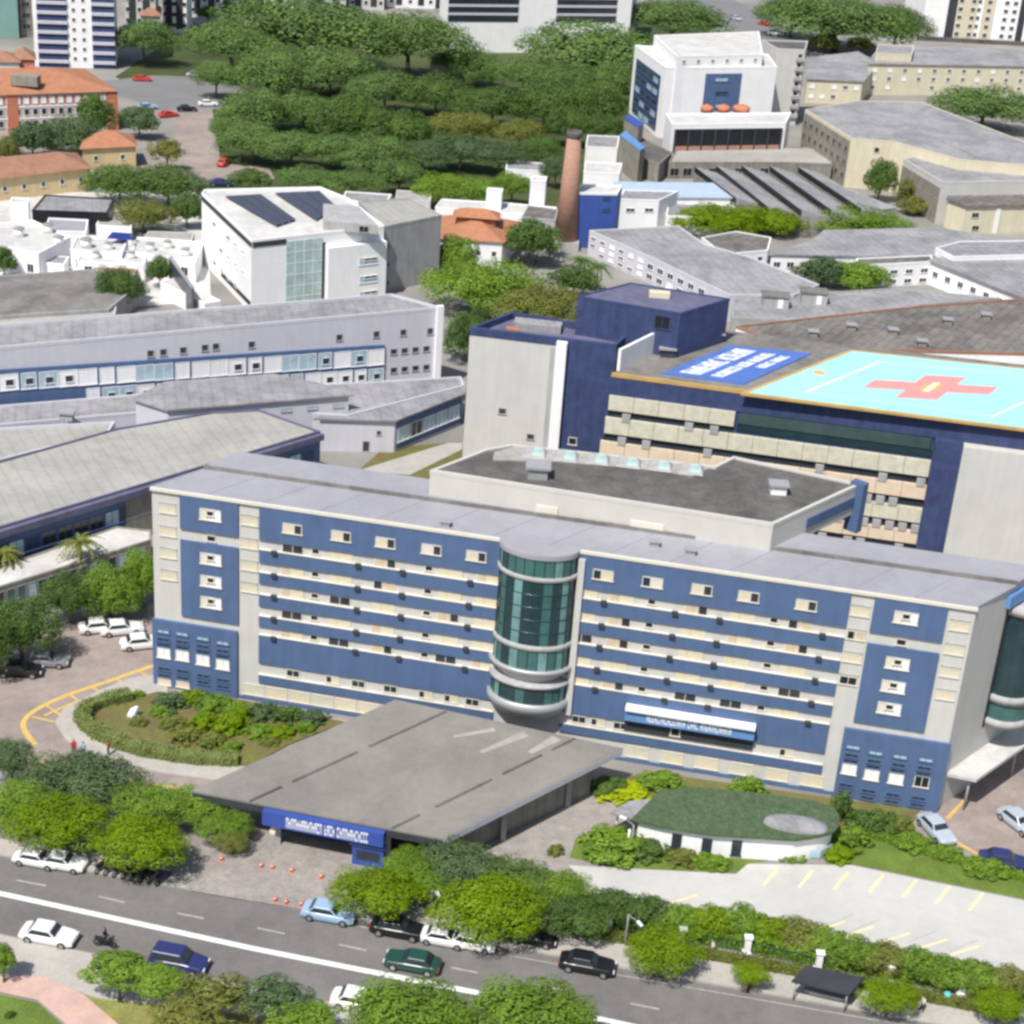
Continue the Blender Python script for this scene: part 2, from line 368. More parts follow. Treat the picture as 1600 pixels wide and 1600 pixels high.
class Bld:
    """block on a footprint: roof outline from sight lines at height z; walls straight down"""
    def __init__(s, name, label, cat, roofpx, z, wall, roof, parapet=.5, base=0, group=None, owner=None, wname='wall', rname='roof', pw=.25, pts=None, pmat=None, over=0):
        s.P = [at(x, y, z) for x, y in roofpx] if pts is None else [Vector((p[0], p[1], z)) for p in pts]
        cx = sum(p.x for p in s.P) / len(s.P); cy = sum(p.y for p in s.P) / len(s.P)
        s.c = Vector((cx, cy, 0)); s.z = z
        s.o = owner or root(name, (cx, cy, base), label, cat, group)
        b = MB(); b.prism([(p.x, p.y) for p in s.P], base, z - .02 if roof else z, cap=True); b.build(wname, wall, s.o)
        if roof is not None:
            b = MB()
            if parapet:
                ins = inset(s.P, pw)
                b.prism([(p.x, p.y) for p in ins], z - .3, z + .02); b.build(rname, roof, s.o)
                b = MB(); n = len(s.P); g = inset(s.P, -.03)
                for i in range(n):
                    j = (i + 1) % n
                    b.hexa([(*g[i].xy, z - .15), (*g[j].xy, z - .15), (*ins[j].xy, z - .15), (*ins[i].xy, z - .15), (*g[i].xy, z + parapet), (*g[j].xy, z + parapet), (*ins[j].xy, z + parapet), (*ins[i].xy, z + parapet)])
                bmesh.ops.recalc_face_normals(b.bm, faces=b.bm.faces); b.build('parapet', pmat or wall, s.o)
            else:
                g = inset(s.P, -max(over, .03)); b.prism([(p.x, p.y) for p in g], z, z + .25, bottom=True); b.build(rname, roof, s.o)
    def wall(s, i): return Wall(s.P[i], s.P[(i + 1) % len(s.P)], s.o, s.c)
def inset(P, d):
    n = len(P); a = sum(P[i].x * P[(i + 1) % n].y - P[(i + 1) % n].x * P[i].y for i in range(n)); sg = 1 if a > 0 else -1
    out = []
    for i in range(n):
        p, q, r = P[i - 1], P[i], P[(i + 1) % n]
        e1 = Vector((q.x - p.x, q.y - p.y)).normalized(); e2 = Vector((r.x - q.x, r.y - q.y)).normalized()
        n1 = Vector((-e1.y, e1.x)) * sg; n2 = Vector((-e2.y, e2.x)) * sg
        m_ = n1 + n2; k = m_.length_squared / 2
        m_ = m_ / max(k, .35)
        out.append(Vector((q.x + m_.x * d, q.y + m_.y * d, q.z)))
    return out
def gable(mb, P4, z0, rise, over=.3):
    """hip/gable roof over 4 world points (order round), ridge along the long side"""
    P = inset([Vector((p[0], p[1], 0)) for p in P4], -over)
    if (P[0] - P[1]).length < (P[1] - P[2]).length: P = P[1:] + P[:1]
    a = (P[0] + P[3]) / 2; b = (P[1] + P[2]) / 2; k = min(.42, .5 * (P[1] - P[2]).length / (P[0] - P[1]).length)
    r0 = a + (b - a) * k; r1 = b + (a - b) * k
    q = [(p.x, p.y, z0) for p in P]; u = (r0.x, r0.y, z0 + rise); v = (r1.x, r1.y, z0 + rise)
    for f in ((q[0], q[1], v, u), (q[1], q[2], v), (q[2], q[3], u, v), (q[3], q[0], u), (q[3], q[2], q[1], q[0])): mb.face(f)
    bmesh.ops.remove_doubles(mb.bm, verts=mb.bm.verts, dist=.001); bmesh.ops.recalc_face_normals(mb.bm, faces=mb.bm.faces)
def strokes(wall_pt, U, V, N, length, height, parent, m, seed, words):
    """illegible lettering as in the photo: short raised strokes set out in words"""
    rn = random.Random(seed); b = MB(); x = 0; tot = sum(words) + .8 * (len(words) - 1); cw = length / tot
    def bar(x0, x1, y0, y1):
        p = lambda a, c, d: tuple(Vector(wall_pt) + U * a + V * c + N * d)
        b.hexa([p(x0, y0, .04), p(x1, y0, .04), p(x1, y1, .04), p(x0, y1, .04), p(x0, y0, .0), p(x1, y0, .0), p(x1, y1, .0), p(x0, y1, .0)])
    for wn in words:
        for i in range(wn):
            t = cw * .2; a = x + cw * .1; e = x + cw * .86
            bar(a, a + t, 0, height)
            k = rn.randrange(5)
            if k in (0, 1, 3): bar(a + t, e, height * .8, height)
            if k in (0, 2): bar(a + t, e, 0, height * .2)
            if k in (1, 2, 4): bar(a + t, e - t, height * .4, height * .6)
            if k in (3, 4, 1): bar(e - t, e, 0, height * .79)
            x += cw
        x += cw * .8
    bmesh.ops.recalc_face_normals(b.bm, faces=b.bm.faces)
    return b.build('lettering', m, parent)
# PART2
# ================================================================== GROUND
gb = MB(); gb.face([(-1500, 20, -.012), (1500, 20, -.012), (1800, 2600, -.012), (-1800, 2600, -.012)]); g = gb.build('ground', M['ground']); g['kind'] = 'structure'
struct('park_ground', [(180, 120), (300, 40), (760, 50), (1150, 20), (1000, 130), (975, 250), (880, 330), (620, 330), (330, 300), (330, 200)], M['parkfloor'], .002)
struct('avenue', [(-500, 1248), (0, 1338), (1380, 1588), (2100, 1718), (2100, 1900), (560, 1574), (0, 1458), (-500, 1354)], M['asphalt'], .004)
struct('pavement', [(-400, 1238), (0, 1312), (300, 1362), (480, 1385), (760, 1440), (1000, 1470), (1380, 1545), (2000, 1660), (2000, 1698), (1380, 1586), (0, 1336), (-400, 1264)], M['pave'], .13, 1)
struct('park_pavement', [(-400, 1378), (0, 1462), (560, 1578), (1200, 1712), (1200, 1740), (560, 1606), (150, 1560), (90, 1540), (0, 1550), (-400, 1500)], M['pave'], .12, 1)
struct('park_path', [(-200, 1515), (0, 1523), (70, 1528), (130, 1555), (200, 1615), (330, 1700), (180, 1700), (100, 1600), (60, 1565), (0, 1552), (-200, 1560)], M['pinkpath'], .128)
struct('park_lawn', [(-200, 1562), (0, 1554), (60, 1567), (95, 1600), (130, 1660), (-200, 1700)], M['grass'], .02)
struct('dry_lawn', [(132, 1556), (300, 1560), (560, 1608), (1100, 1730), (400, 1720), (200, 1614)], M['grass_y'], .016)
struct('driveway', [(-300, 1130), (40, 990), (150, 958), (262, 950), (262, 1080), (640, 1140), (640, 1260), (400, 1275), (310, 1262), (150, 1222), (40, 1192), (-100, 1160)], M['pinkroad'], .006)
struct('entrance_plaza', [(384, 1290), (600, 1330), (690, 1385), (560, 1402), (480, 1424), (300, 1394), (262, 1365), (330, 1310)], M['plaza'], .136)
struct('side_plaza', [(640, 1360), (790, 1318), (935, 1225), (1030, 1238), (1010, 1290), (890, 1330), (925, 1352), (870, 1372)], M['plaza'], .010)
struct('parking_lot', [(888, 1352), (1150, 1366), (1168, 1350), (1330, 1352), (1586, 1404), (1800, 1450), (1760, 1560), (1540, 1507), (1390, 1482), (1240, 1452), (1060, 1428), (930, 1398)], M['lot'], .016)
struct('grass_verge', [(1290, 1352), (1300, 1300), (1420, 1290), (1480, 1330), (1586, 1368), (1800, 1420), (1800, 1448), (1586, 1402), (1330, 1350)], M['grass'], .012)
struct('garden_lawn', [(890, 1340), (900, 1310), (1010, 1290), (1300, 1330), (1170, 1349), (1150, 1364), (960, 1356)], M['grass'], .018)
struct('side_driveway', [(1460, 1236), (1586, 1150), (1800, 1010), (1900, 1100), (1800, 1420), (1586, 1352), (1490, 1322), (1425, 1288)], M['pinkroad'], .008)
struct('planting_bed', [(960, 1222), (1010, 1205), (1320, 1250), (1440, 1262), (1420, 1300), (1300, 1300), (1000, 1245)], M['soil'], .014)
struct('far_road', [(170, 128), (380, 122), (430, 132), (330, 160), (345, 255), (420, 262), (430, 280), (330, 280), (215, 262), (280, 205), (255, 165), (190, 150)], M['pinkroad'], .006)
struct('far_avenue', [(130, 130), (240, 118), (400, 122), (380, 132), (345, 170), (250, 172), (185, 148)], M['asphalt_far'], .010)
struct('hill_street', [(1060, -10), (1130, -10), (1260, 60), (1290, 95), (1190, 95), (1130, 45)], M['asphalt_far'], .008)
struct('service_yard', [(600, 700), (720, 690), (735, 735), (640, 760), (560, 735)], M['soil'], .006)
struct('service_lane', [(560, 735), (700, 692), (722, 692), (722, 702), (640, 742)], M['pave'], .012)
struct('rooftop_yard', [(-50, 300), (320, 300), (330, 470), (-50, 500)], M['white_roof'], .004)
# pavement loop round the garden island
struct('island_pavement', [(262, 1052), (200, 1062), (150, 1082), (100, 1108), (86, 1130), (104, 1158), (160, 1184), (250, 1208), (380, 1226), (400, 1190), (262, 1090)], M['pave'], .13, 1)
struct('garden_bed', [(246, 1082), (165, 1104), (130, 1114), (124, 1132), (150, 1154), (220, 1184), (300, 1197), (390, 1199), (450, 1165), (540, 1130), (372, 1094)], M['soil'], .142)
def polyline(name, pts, wid, m, z):
    P = [at(x, y) for x, y in pts]; b = MB(); L = []; Rr = []
    for i, p in enumerate(P):
        d = (P[min(i + 1, len(P) - 1)] - P[max(i - 1, 0)]).normalized(); n = Vector((-d.y, d.x, 0)) * wid / 2
        L.append(p + n); Rr.append(p - n)
    for i in range(len(P) - 1):
        f = b.face([(q.x, q.y, z) for q in (Rr[i], Rr[i + 1], L[i + 1], L[i])])
    bmesh.ops.recalc_face_normals(b.bm, faces=b.bm.faces)
    for f in b.bm.faces:
        if f.normal.z < 0: f.normal_flip()
    o = b.build(name, m); o['kind'] = 'structure'; return o
def bez(pts, k=6):
    out = []
    P = [pts[0]] + list(pts) + [pts[-1]]
    for i in range(1, len(P) - 2):
        for j in range(k):
            t = j / k; p0, p1, p2, p3 = [Vector(q) for q in P[i - 1:i + 3]]
            out.append(tuple(.5 * ((2 * p1) + (p2 - p0) * t + (2 * p0 - 5 * p1 + 4 * p2 - p3) * t * t + (3 * p1 - p0 - 3 * p2 + p3) * t ** 3)))
    return out + [pts[-1]]
polyline('median_line', [(-300, 1331), (0, 1396), (400, 1483), (770, 1556), (1000, 1606), (1400, 1690)], .62, M['line_w'], .010)
for a, b_ in [((25, 1375), (72, 1384)), ((155, 1401), (195, 1410)), ((277, 1427), (318, 1435)), ((402, 1450), (445, 1459)), ((530, 1476), (572, 1485)), ((705, 1512), (746, 1520)), ((835, 1538), (880, 1547)), ((985, 1568), (1030, 1577)), ((-110, 1348), (-70, 1356))]:
    polyline('lane_marking', [a, b_], .2, M['line_faint'], .012)
polyline('road_edge_line', [(560, 1447), (800, 1494), (1060, 1540), (1380, 1596), (1700, 1652)], .12, M['line_faint'], .012)
polyline('yellow_line', bez([(300, 1024), (240, 1040), (165, 1066), (100, 1088), (52, 1112), (36, 1134), (55, 1164)]), .55, M['line_y'], .014)
polyline('yellow_line', bez([(320, 1032), (245, 1054), (175, 1078), (110, 1100), (70, 1118)]), .3, M['line_y'], .018)
for a, b_ in [((215, 1048), (240, 1062)), ((180, 1060), (205, 1075)), ((145, 1074), (168, 1090)), ((110, 1086), (135, 1104)), ((72, 1102), (98, 1120)), ((50, 1120), (84, 1128)), ((250, 1040), (270, 1052))]:
    polyline('yellow_line', [a, b_], .28, M['line_y'], .022)
polyline('yellow_line', bez([(18, 1174), (80, 1196), (180, 1217), (292, 1233)]), .32, M['line_y'], .014)
polyline('yellow_line', [(1458, 1239), (1508, 1249), (1480, 1279)], .4, M['line_y'], .014)
polyline('yellow_line', [(1488, 1312), (1540, 1342)], .4, M['line_y'], .014)
for x, y in [(1205, 1357), (1260, 1360), (1315, 1363), (1370, 1367), (1422, 1375), (1474, 1385), (1526, 1396)]:
    polyline('parking_bay_line', [(x + 10, y), (x - 12, y + 27)], .32, M['line_yp'], .022)
for x, y in [(1312, 1438), (1352, 1446), (1440, 1464), (1505, 1478)]:
    polyline('grey_stroke', [(x - 22, y + 9), (x + 22, y - 9)], .1, M['concrete'], .028)  # thin grey strokes slanting across the parking lot
for x, y in [(1060, 1408), (1290, 1450), (1335, 1458), (1392, 1468), (1450, 1478), (1500, 1488)]:
    polyline('parking_bay_line', [(x - 25, y + 8), (x + 30, y - 10)], .25, M['line_yp'], .022)

# ================================================================== MAIN HOSPITAL
ZM = 23.2
mroof = [(237, 763), (1526, 952), (1625, 893), (372, 712)]
mh = Bld('hospital_building', 'long blue and cream hospital with window bands and a round glass bay facing the avenue', 'hospital', mroof, ZM, M['cream'], None)
MO = mh.o; W = mh.wall(0)
def cut(u): return W.A + W.T * u
# roof in two strips with a low step between
back = [mh.P[3], mh.P[2]]
stepL, stepR = at(392, 732, ZM), at(1590, 917, ZM)
P0, P1 = mh.P[0], mh.P[1]
b = MB(); b.prism([(p.x, p.y) for p in (P0 + (P1 - P0) * -.001, P1, stepR, at(318, 735, ZM))], ZM, ZM + .22); b.build('front_roof', M['metal_roof'], MO)
sl = at(318, 735, ZM)
b = MB(); b.prism([(p.x, p.y) for p in (sl, stepR, mh.P[2], mh.P[3])], ZM, ZM + .5); b.build('rear_roof', M['metal_roof'], MO)
b = MB(); d = (stepR - sl); n = Vector((-d.y, d.x, 0)).normalized() * .12
b.prism([(p.x, p.y) for p in (sl - n, stepR - n, stepR + n, sl + n)], ZM + .1, ZM + .62); b.build('roof_upstand', M['grey_roof'], MO)
# eave edge strip
W.panel('eave_fascia', M['sill'], -.1, W.L + .1, ZM - .12, ZM + .2, .3, -.1)
# roof sheet seams
b = MB()
for i in range(1, 14):
    q0 = P0 + (P1 - P0) * (i / 14.); q1 = sl + (stepR - sl) * (i / 14.); t = (P1 - P0).normalized() * .05
    b.hexa([(*(q0 - t).xy, ZM + .2), (*(q0 + t).xy, ZM + .2), (*(q1 + t).xy, ZM + .2), (*(q1 - t).xy, ZM + .2), (*(q0 - t).xy, ZM + .26), (*(q0 + t).xy, ZM + .26), (*(q1 + t).xy, ZM + .26), (*(q1 - t).xy, ZM + .26)])
b.build('roof_seam', M['metal_roof'], MO)
U = lambda x, y: W.px(x, y)[0]
Z = lambda y, x=665: W.px(x, y)[1]
uB0, uB1 = U(282, 800), U(373, 815); uC0, uC1 = U(406, 820), U(786, 900)
uD0, uD1 = U(896, 900), U(1326, 955); uE0, uE1 = U(1363, 960), U(1477, 975)
zt = Z(838)
bands = [(ZM - .16, Z(881)), (Z(896), Z(917)), (Z(932), Z(950)), (Z(967), Z(986)), (Z(1001), Z(1018)), (Z(1031), Z(1076)), (Z(1094), Z(1107))]
for u0, u1, nm in ((uC0, uC1, 'l'), (uD0, uD1, 'r')):
    for z1, z0 in bands: W.panel('blue_panel', M['blue'], u0, u1, z0, z1, .22)
z_ul, z_ll = Z(838), Z(896)
for u0, u1, x0 in ((uB0, uB1, 330), (uE0, uE1, 1415)):
    W.panel('blue_panel', M['blue'], u0, u1, W.px(330, 832)[1], ZM - .16, .22)
    W.panel('blue_panel', M['blue'], u0, u1, W.px(330, 968)[1], W.px(330, 849)[1], .22)
# blue base blocks at both ends
zb1 = W.px(305, 975)[1]
uBe = U(372, 1000); W.panel('blue_base', M['blue'], -.2, uBe, 0, zb1, .35)
uBs = U(1313, 1175); W.panel('blue_base', M['blue'], uBs, W.L + .2, 0, zb1, .35)
# ledges between storeys (thin pale strips)
for z1, z0 in bands[1:]:
    for u0, u1 in ((uC0, uC1), (uD0, uD1)): W.panel('ledge', M['sill'], u0, u1, z1 - .02, z1 + .05, .27)
# windows
top_l = [(458, 825), (534, 836), (603, 847), (675, 857), (745, 866)]; top_r = [(943, 897), (1020, 908), (1097, 920), (1170, 931), (1260, 943)]
zw = sum(W.px(*p)[1] for p in top_l + top_r) / 10
rnd = random.Random(3)
for i, p in enumerate(top_l + top_r):
    W.window(W.px(*p)[0], zw, 2.05, 1.08, half=M['shutter'] if i not in (3, 6) else M['sill'], d=.22, flip=rnd.random() > .15)
zc = [Z(y) for y in (888.5, 924.5, 958.5, 993.5, 1024.5)]
wide_l = [U(458, 825), U(534, 836), U(603, 847), U(706, 862), U(766, 870)]; small_l = [U(494, 830), U(672, 857)]; ac_l = [U(430, 822), U(562, 840), U(632, 850), U(738, 866)]
wide_r = [U(918, 895), U(975, 903), U(1092, 920), U(1165, 931), U(1255, 943)]; small_r = [U(1022, 909), U(1214, 938)]; ac_r = [U(948, 899), U(1060, 914), U(1130, 925), U(1292, 948)]
for r, z in enumerate(zc):
    for u in wide_l + wide_r:
        st = rnd.random()
        if st < .74: W.window(u, z, 2.4, 1.05, half=M['shutter'], pane=M['shutter'] if st < .62 else M['blind'])
        else: W.window(u, z, 2.3, 1.0, half=M['blind'] if st < .88 else M['charcoal'], flip=st > .8)
    for u in small_l + small_r: W.window(u, z + .12, .85, .6, name='small_window', pane=M['dark'])
    for u in ac_l + ac_r:
        b = MB(); c = W.P(u, 0, .32); b.box((0, 0, 0), (.6, .4, .36)); o = b.build('air_conditioner', M['charcoal'], MO, loc=Vector((c[0], c[1], z - .62)) - WL[MO.name]); o.rotation_euler.z = math.atan2(W.T.y, W.T.x)
zl = Z(1085)
for x, y in [(458, 1050), (520, 1062), (560, 1068), (610, 1076), (665, 1085), (705, 1091), (738, 1096), (905, 1118), (935, 1122), (970, 1128), (1230, 1170)]:
    W.window(U(x, y), zl, 1.5, .85, half=M['shutter'] if rnd.random() < .5 else None)
# side columns: storey windows in the blue ends
for ux, in ((U(330, 803),), (U(1415, 967),)):
    for y in (803, 872, 907, 940): W.window(ux, W.px(330, y)[1], 2.3, 1.25, frame=M['sill'], pane=M['sill'], half=M['white'], d=.22); W.window(ux, W.px(330, y - 3)[1], .8, .6, pane=M['dark'], name='small_window', d=.30)
    W.window(ux, W.px(330, 841)[1], 1.0, .7, name='small_window', pane=M['dark'])
for x0 in (262, 390, 1345, 1500):
    u = U(x0, 790 + (x0 - 262) * .147)
    for i, y in enumerate((795, 831, 865, 899)):
        zz = W.px(262, y)[1]
        W.window(u, zz, 1.75, .95, frame=M['sill'], pane=M['shutter'] if x0 != 1345 or i in (0, 2) else M['dark'], name='shuttered_window', half=M['blind'] if x0 == 1345 and i == 1 else None)
        W.panel('ledge', M['concrete'], u - .95, u + .95, zz + .62, zz + .70, .1)
# base windows
for xs, y0, sl_ in (((258, 287, 319, 350), (1017, 1021, 1028, 1035), 0), ((1327, 1362, 1400, 1440), (1198, 1207, 1213, 1218), 1)):
    for x, y in zip(xs, y0):
        u, z = W.px(x, y); W.window(u, z, 1.5, 1.3, frame=M['sill'], pane=M['white'] if x != 1440 else M['dark'], name='base_window', d=.35)
        for k in (1.6, 2.6): W.window(u, z + k, 1.4, .45, frame=M['blue'], pane=M['glass_pale'] if k > 2 else M['glass'], name='ventilation_slit', d=.35)
        W.window(u, z + .95, 1.45, .4, frame=M['blue'], pane=M['dark'], name='ventilation_slit', d=.35)
        for k in (2.0, 2.8): W.window(u, z - k, 1.4, .45, frame=M['blue'], pane=M['glass'], name='ventilation_slit', d=.35)
        if z - 3.6 > .6: W.window(u, z - 3.6, 1.5, .8, frame=M['sill'], pane=M['peach'], name='base_window', d=.35)
for u0, u1, n in ((uBe + .5, uC1 - 12, 6), (uD0 + 6.5, uBs - .5, 6)):
    for i in range(n):
        u = u0 + (u1 - u0) * (i + .5) / n; W.window(u, 1.25, 2.3, 1.3, frame=M['sill'], pane=M['shutter'] if i % 3 else M['louver'])
W.panel('plinth', M['blue'], uBe, uBs, 0, .35, .2)
# recessed sign loggia with awning sign
u0, z1 = W.px(978, 1112); u1 = U(1180, 1140); zs = W.px(1080, 1120)[1]
W.panel('sign_recess', M['charcoal'], u0, u1, zs - 2.7, zs + .4, .24)
sg = MB(); W.add(sg, u0, u1, zs + .25, zs + .55, 0, 1.3); bmesh.ops.recalc_face_normals(sg.bm, faces=sg.bm.faces); sg.build('awning', M['white'], MO)
sgn = MB(); W.add(sgn, u0, u1, zs - 1.1, zs + .2, .3, .9); bmesh.ops.recalc_face_normals(sgn.bm, faces=sgn.bm.faces); sgo = sgn.build('sign_board', M['signblue_l'], MO)
strokes(W.P(u0 + 2.2, zs - .85, .9), W.T, Vector((0, 0, 1)), W.N, (u1 - u0) * .66, .85, sgo, M['letter'], 5, [15, 4, 12])
W.window(U(1055, 1146), zs - 1.9, 1.0, 1.0, pane=M['dark'], d=.24)
# ---- round glass stair bay
ua, ub = U(781, 870), U(903, 890); uc = (ua + ub) / 2; rad = (ub - ua) / 2; cc = cut(uc); cx_, cy_ = cc.x, cc.y
ang0 = math.atan2(W.N.y, W.N.x) - math.pi / 2; ang1 = ang0 + math.pi
ZL = lambda y: W.px(838, y)[1]
SQD = .68
def squash(b):          # the bay is shallower than a half circle
    for v in b.bm.verts:
        k = (v.co - cc).dot(W.N); v.co -= W.N * (k * (1 - SQD))
def lath(name, prof, m, n=28):
    b = MB(); b.lathe(prof, ang0, ang1, n, (cx_, cy_), smooth=name != 'bay_cap'); squash(b); bmesh.ops.recalc_face_normals(b.bm, faces=b.bm.faces); return b.build(name, m, MO)
# depth below the eave measured along the front of the drum
fz = lambda y: Wall(cut(uc - rad) + W.N * rad * .68, cut(uc + rad) + W.N * rad * .68, MO, cut(uc)).px(838, y)[1]
zt_, zr1, zr1b, zr2, zr2b, zg3, zcone, zr3, zg4, zbot = [fz(y) for y in (880, 903, 911, 1011, 1020, 1050, 1072, 1078, 1105, 1128)]
lath('bay_cap', [(0.01, ZM + .235), (rad + .1, ZM + .23), (rad + .12, ZM + .1), (rad + .12, ZM - .3), (rad, ZM - .32)], M['metal_roof'])
bayglass = []
for (za, zb_) in ((zr1, ZM - .3), (zr2, zr1b), (zg3, zr2b), (zg4, zr3)):
    nz = max(1, int((zb_ - za) / 1.5 + .5)); ns = 12
    for k in range(ns):
        a0 = ang0 + math.pi * k / ns; a1 = ang0 + math.pi * (k + 1) / ns
        b = MB(); b.lathe([(rad - .06, za), (rad - .06, zb_)], a0 + .006, a1 - .006, 3, (cx_, cy_), smooth=False); squash(b); bmesh.ops.recalc_face_normals(b.bm, faces=b.bm.faces)
        tall = zb_ - za > 4
        if tall: mm = [M['glass_dark'], M['glass_teal'], M['glass_dark'], M['glass_dark'], M['glass_teal'], M['glass_teal'], M['glass_dark'], M['glass_dark'], M['glass_teal_l'], M['glass_teal'], M['glass_teal'], M['glass_dark']][11 - k] if False else random.choice([M['glass_dark'], M['glass_teal'], M['glass_teal'], M['glass_teal_l']])
        else: mm = random.choice([M['glass_teal'], M['glass_teal_l'], M['glass_teal'], M['glass_dark']])
        b.build('glazing', mm, MO)
    mu = MB()
    for k in range(ns + 1):
        a = ang0 + math.pi * k / ns; q = (cx_ + math.cos(a) * (rad - .03), cy_ + math.sin(a) * (rad - .03)); mu.tube((*q, za), (*q, zb_), .05, n=5)
    for k in range(1, nz):
        z = za + (zb_ - za) * k / nz; mu.lathe([(rad - .05, z - .04), (rad, z - .04), (rad, z + .04), (rad - .05, z + .04)], ang0, ang1, 24, (cx_, cy_))
    squash(mu); bmesh.ops.recalc_face_normals(mu.bm, faces=mu.bm.faces); mu.build('mullion', M['glass_dark'], MO)
for a_, b_ in ((zr1b, zr1), (zr2b, zr2)): lath('bay_ring', [(rad - .1, a_), (rad + .14, a_ + .1), (rad + .14, b_), (rad - .1, b_)], M['concrete'])
lath('bay_collar', [(rad - .1, zg3), (rad + .4, zg3), (rad + .4, zg3 - .3), (rad - .9, zcone), (.1, zcone - .05)], M['steel'])
lath('bay_ring', [(.1, zr3 + .35), (rad + .25, zr3 + .3), (rad + .3, zr3), (rad - .1, zr3)], M['concrete'])
lath('bay_collar', [(rad - .1, zg4 + .1), (rad + .35, zg4 + .1), (rad + .35, zg4 - .6), (rad - .5, zbot), (.1, zbot - .05)], M['steel'])
W.panel('bay_jamb', M['cream'], uc + rad + .05, uc + rad + .7, zbot, zt_, .5)
# right-hand end wall with its own glass bay
WR = mh.wall(1)
WR.panel('end_recess', M['charcoal'], 6.6, WR.L - .2, 7.2, ZM - 1.2, .06)
ce = WR.A + WR.T * 10.2; aa = math.atan2(WR.N.y, WR.N.x) - math.pi / 2
for z0, z1, mm in ((8, 10.2, 'glass_teal'), (11, 20.2, 'glass_dark')):
    b = MB(); b.lathe([(2.9, z0), (2.9, z1)], aa, aa + math.pi, 14, (ce.x, ce.y), smooth=False); bmesh.ops.recalc_face_normals(b.bm, faces=b.bm.faces); b.build('glazing', M[mm], MO)
for z in (7.4, 10.2, 20.2):
    b = MB(); b.lathe([(2.5, z), (3.2, z), (3.2, z + .8), (.1, z + .8)], aa, aa + math.pi, 16, (ce.x, ce.y)); bmesh.ops.recalc_face_normals(b.bm, faces=b.bm.faces); b.build('bay_ring', M['concrete'], MO)
WR.panel('sign_board', M['signblue_l'], 6.0, WR.L, ZM - 1.9, ZM - .6, .5)
# small roof vents
def roof_vent(px, py, z, label, s=1.0, m='steel', name='roof_vent'):
    p = at(px, py, z); t = root(name, p, label, 'roof vent')
    b = MB(); b.box((0, 0, .3 * s), (1.0 * s, .8 * s, .6 * s)); b.build('vent_body', M[m], t, loc=(0, 0, 0))
    b = MB(); b.prism([(-.65 * s, -.55 * s), (.65 * s, -.55 * s), (.65 * s, .55 * s), (-.65 * s, .55 * s)], .6 * s, .72 * s, bottom=True); b.build('vent_hood', M['metal_roof'], t, loc=(0, 0, 0)); return t
roof_vent(695, 822, ZM + .22, 'small grey vent on the pale roof left of the glass bay, nearest the eave', .9)
roof_vent(1022, 853, ZM + .22, 'small grey vent on the pale roof just under the penthouse wall', .9)
roof_vent(1078, 866, ZM + .22, 'small grey vent nearest the right end of the pale roof strip', .9)
# ---- penthouse on top of the hospital
ZP = 26.2
ph = Bld('penthouse', '', '', [(672, 738), (1208, 822), (1345, 759), (1146, 716), (1116, 731), (800, 697), (760, 704)], ZP, M['cream_light'], M['dark_roof'], parapet=.25, base=ZM - .1, owner=MO, wname='penthouse_wall', rname='penthouse_roof', pw=.35)
PW = ph.wall(0)
PW.rect('louvre_hatch', M['sill'], (838, 788), (872, 793), (838, 806), .12); PW.rect('louvre_hatch', M['sill'], (986, 812), (1038, 818), (986, 822), .12)
b = MB(); fp = at(1345, 760, ZP); b.box((fp.x - .2, fp.y - .2, (ZM + ZP + .6) / 2 - 1), (1.0, 1.6, ZP + 2.6 - ZM), rz=.9); b.build('blue_fin', M['blue'], MO)
PR = ph.wall(1); PR.panel('blue_panel', M['blue'], 6, PR.L - .3, ZM + .9, ZM + 2.0, .1)
roof_vent(840, 745, ZP + .03, 'flat grey vent on the left half of the dark penthouse roof', 2.0)
roof_vent(1215, 770, ZP + .03, 'white air handling unit casting a shadow on the right half of the dark penthouse roof', 1.6, 'white')
# skylight terrace behind
b = MB(); b.prism([(p.x, p.y) for p in [at(x, y, ZP) for x, y in ((772, 708), (802, 700), (1108, 733), (1082, 745), (1000, 733), (868, 722), (770, 720))]], ZP, ZP + .12); b.build('terrace_strip', M['beige_roof'], MO)
for i in range(6):
    x, y = 835 + i * 49, 711 + i * 5.2; p = at(x, y, ZP)
    t = root('skylight', (p.x, p.y, ZP + .12), 'tilted green glass skylight on the rear edge of the penthouse roof', 'skylight', 'skylights along the penthouse roof edge', rz=-.12)
    b = MB(); b.hexa([(-1.3, -1.1, 0), (1.3, -1.1, 0), (1.3, 1.1, 0), (-1.3, 1.1, 0), (-1.2, -.9, .1), (1.2, -.9, .1), (.9, .9, .45), (-.9, .9, .45)]); b.build('curb', M['concrete'], t, loc=(0, 0, 0))
    b = MB(); b.face([(-.2, -.8, .14), (1.05, -.8, .14), (.8, .8, .46), (-.15, .8, .46)]); b.build('pane', M['greenglass'], t, loc=(0, 0, 0))

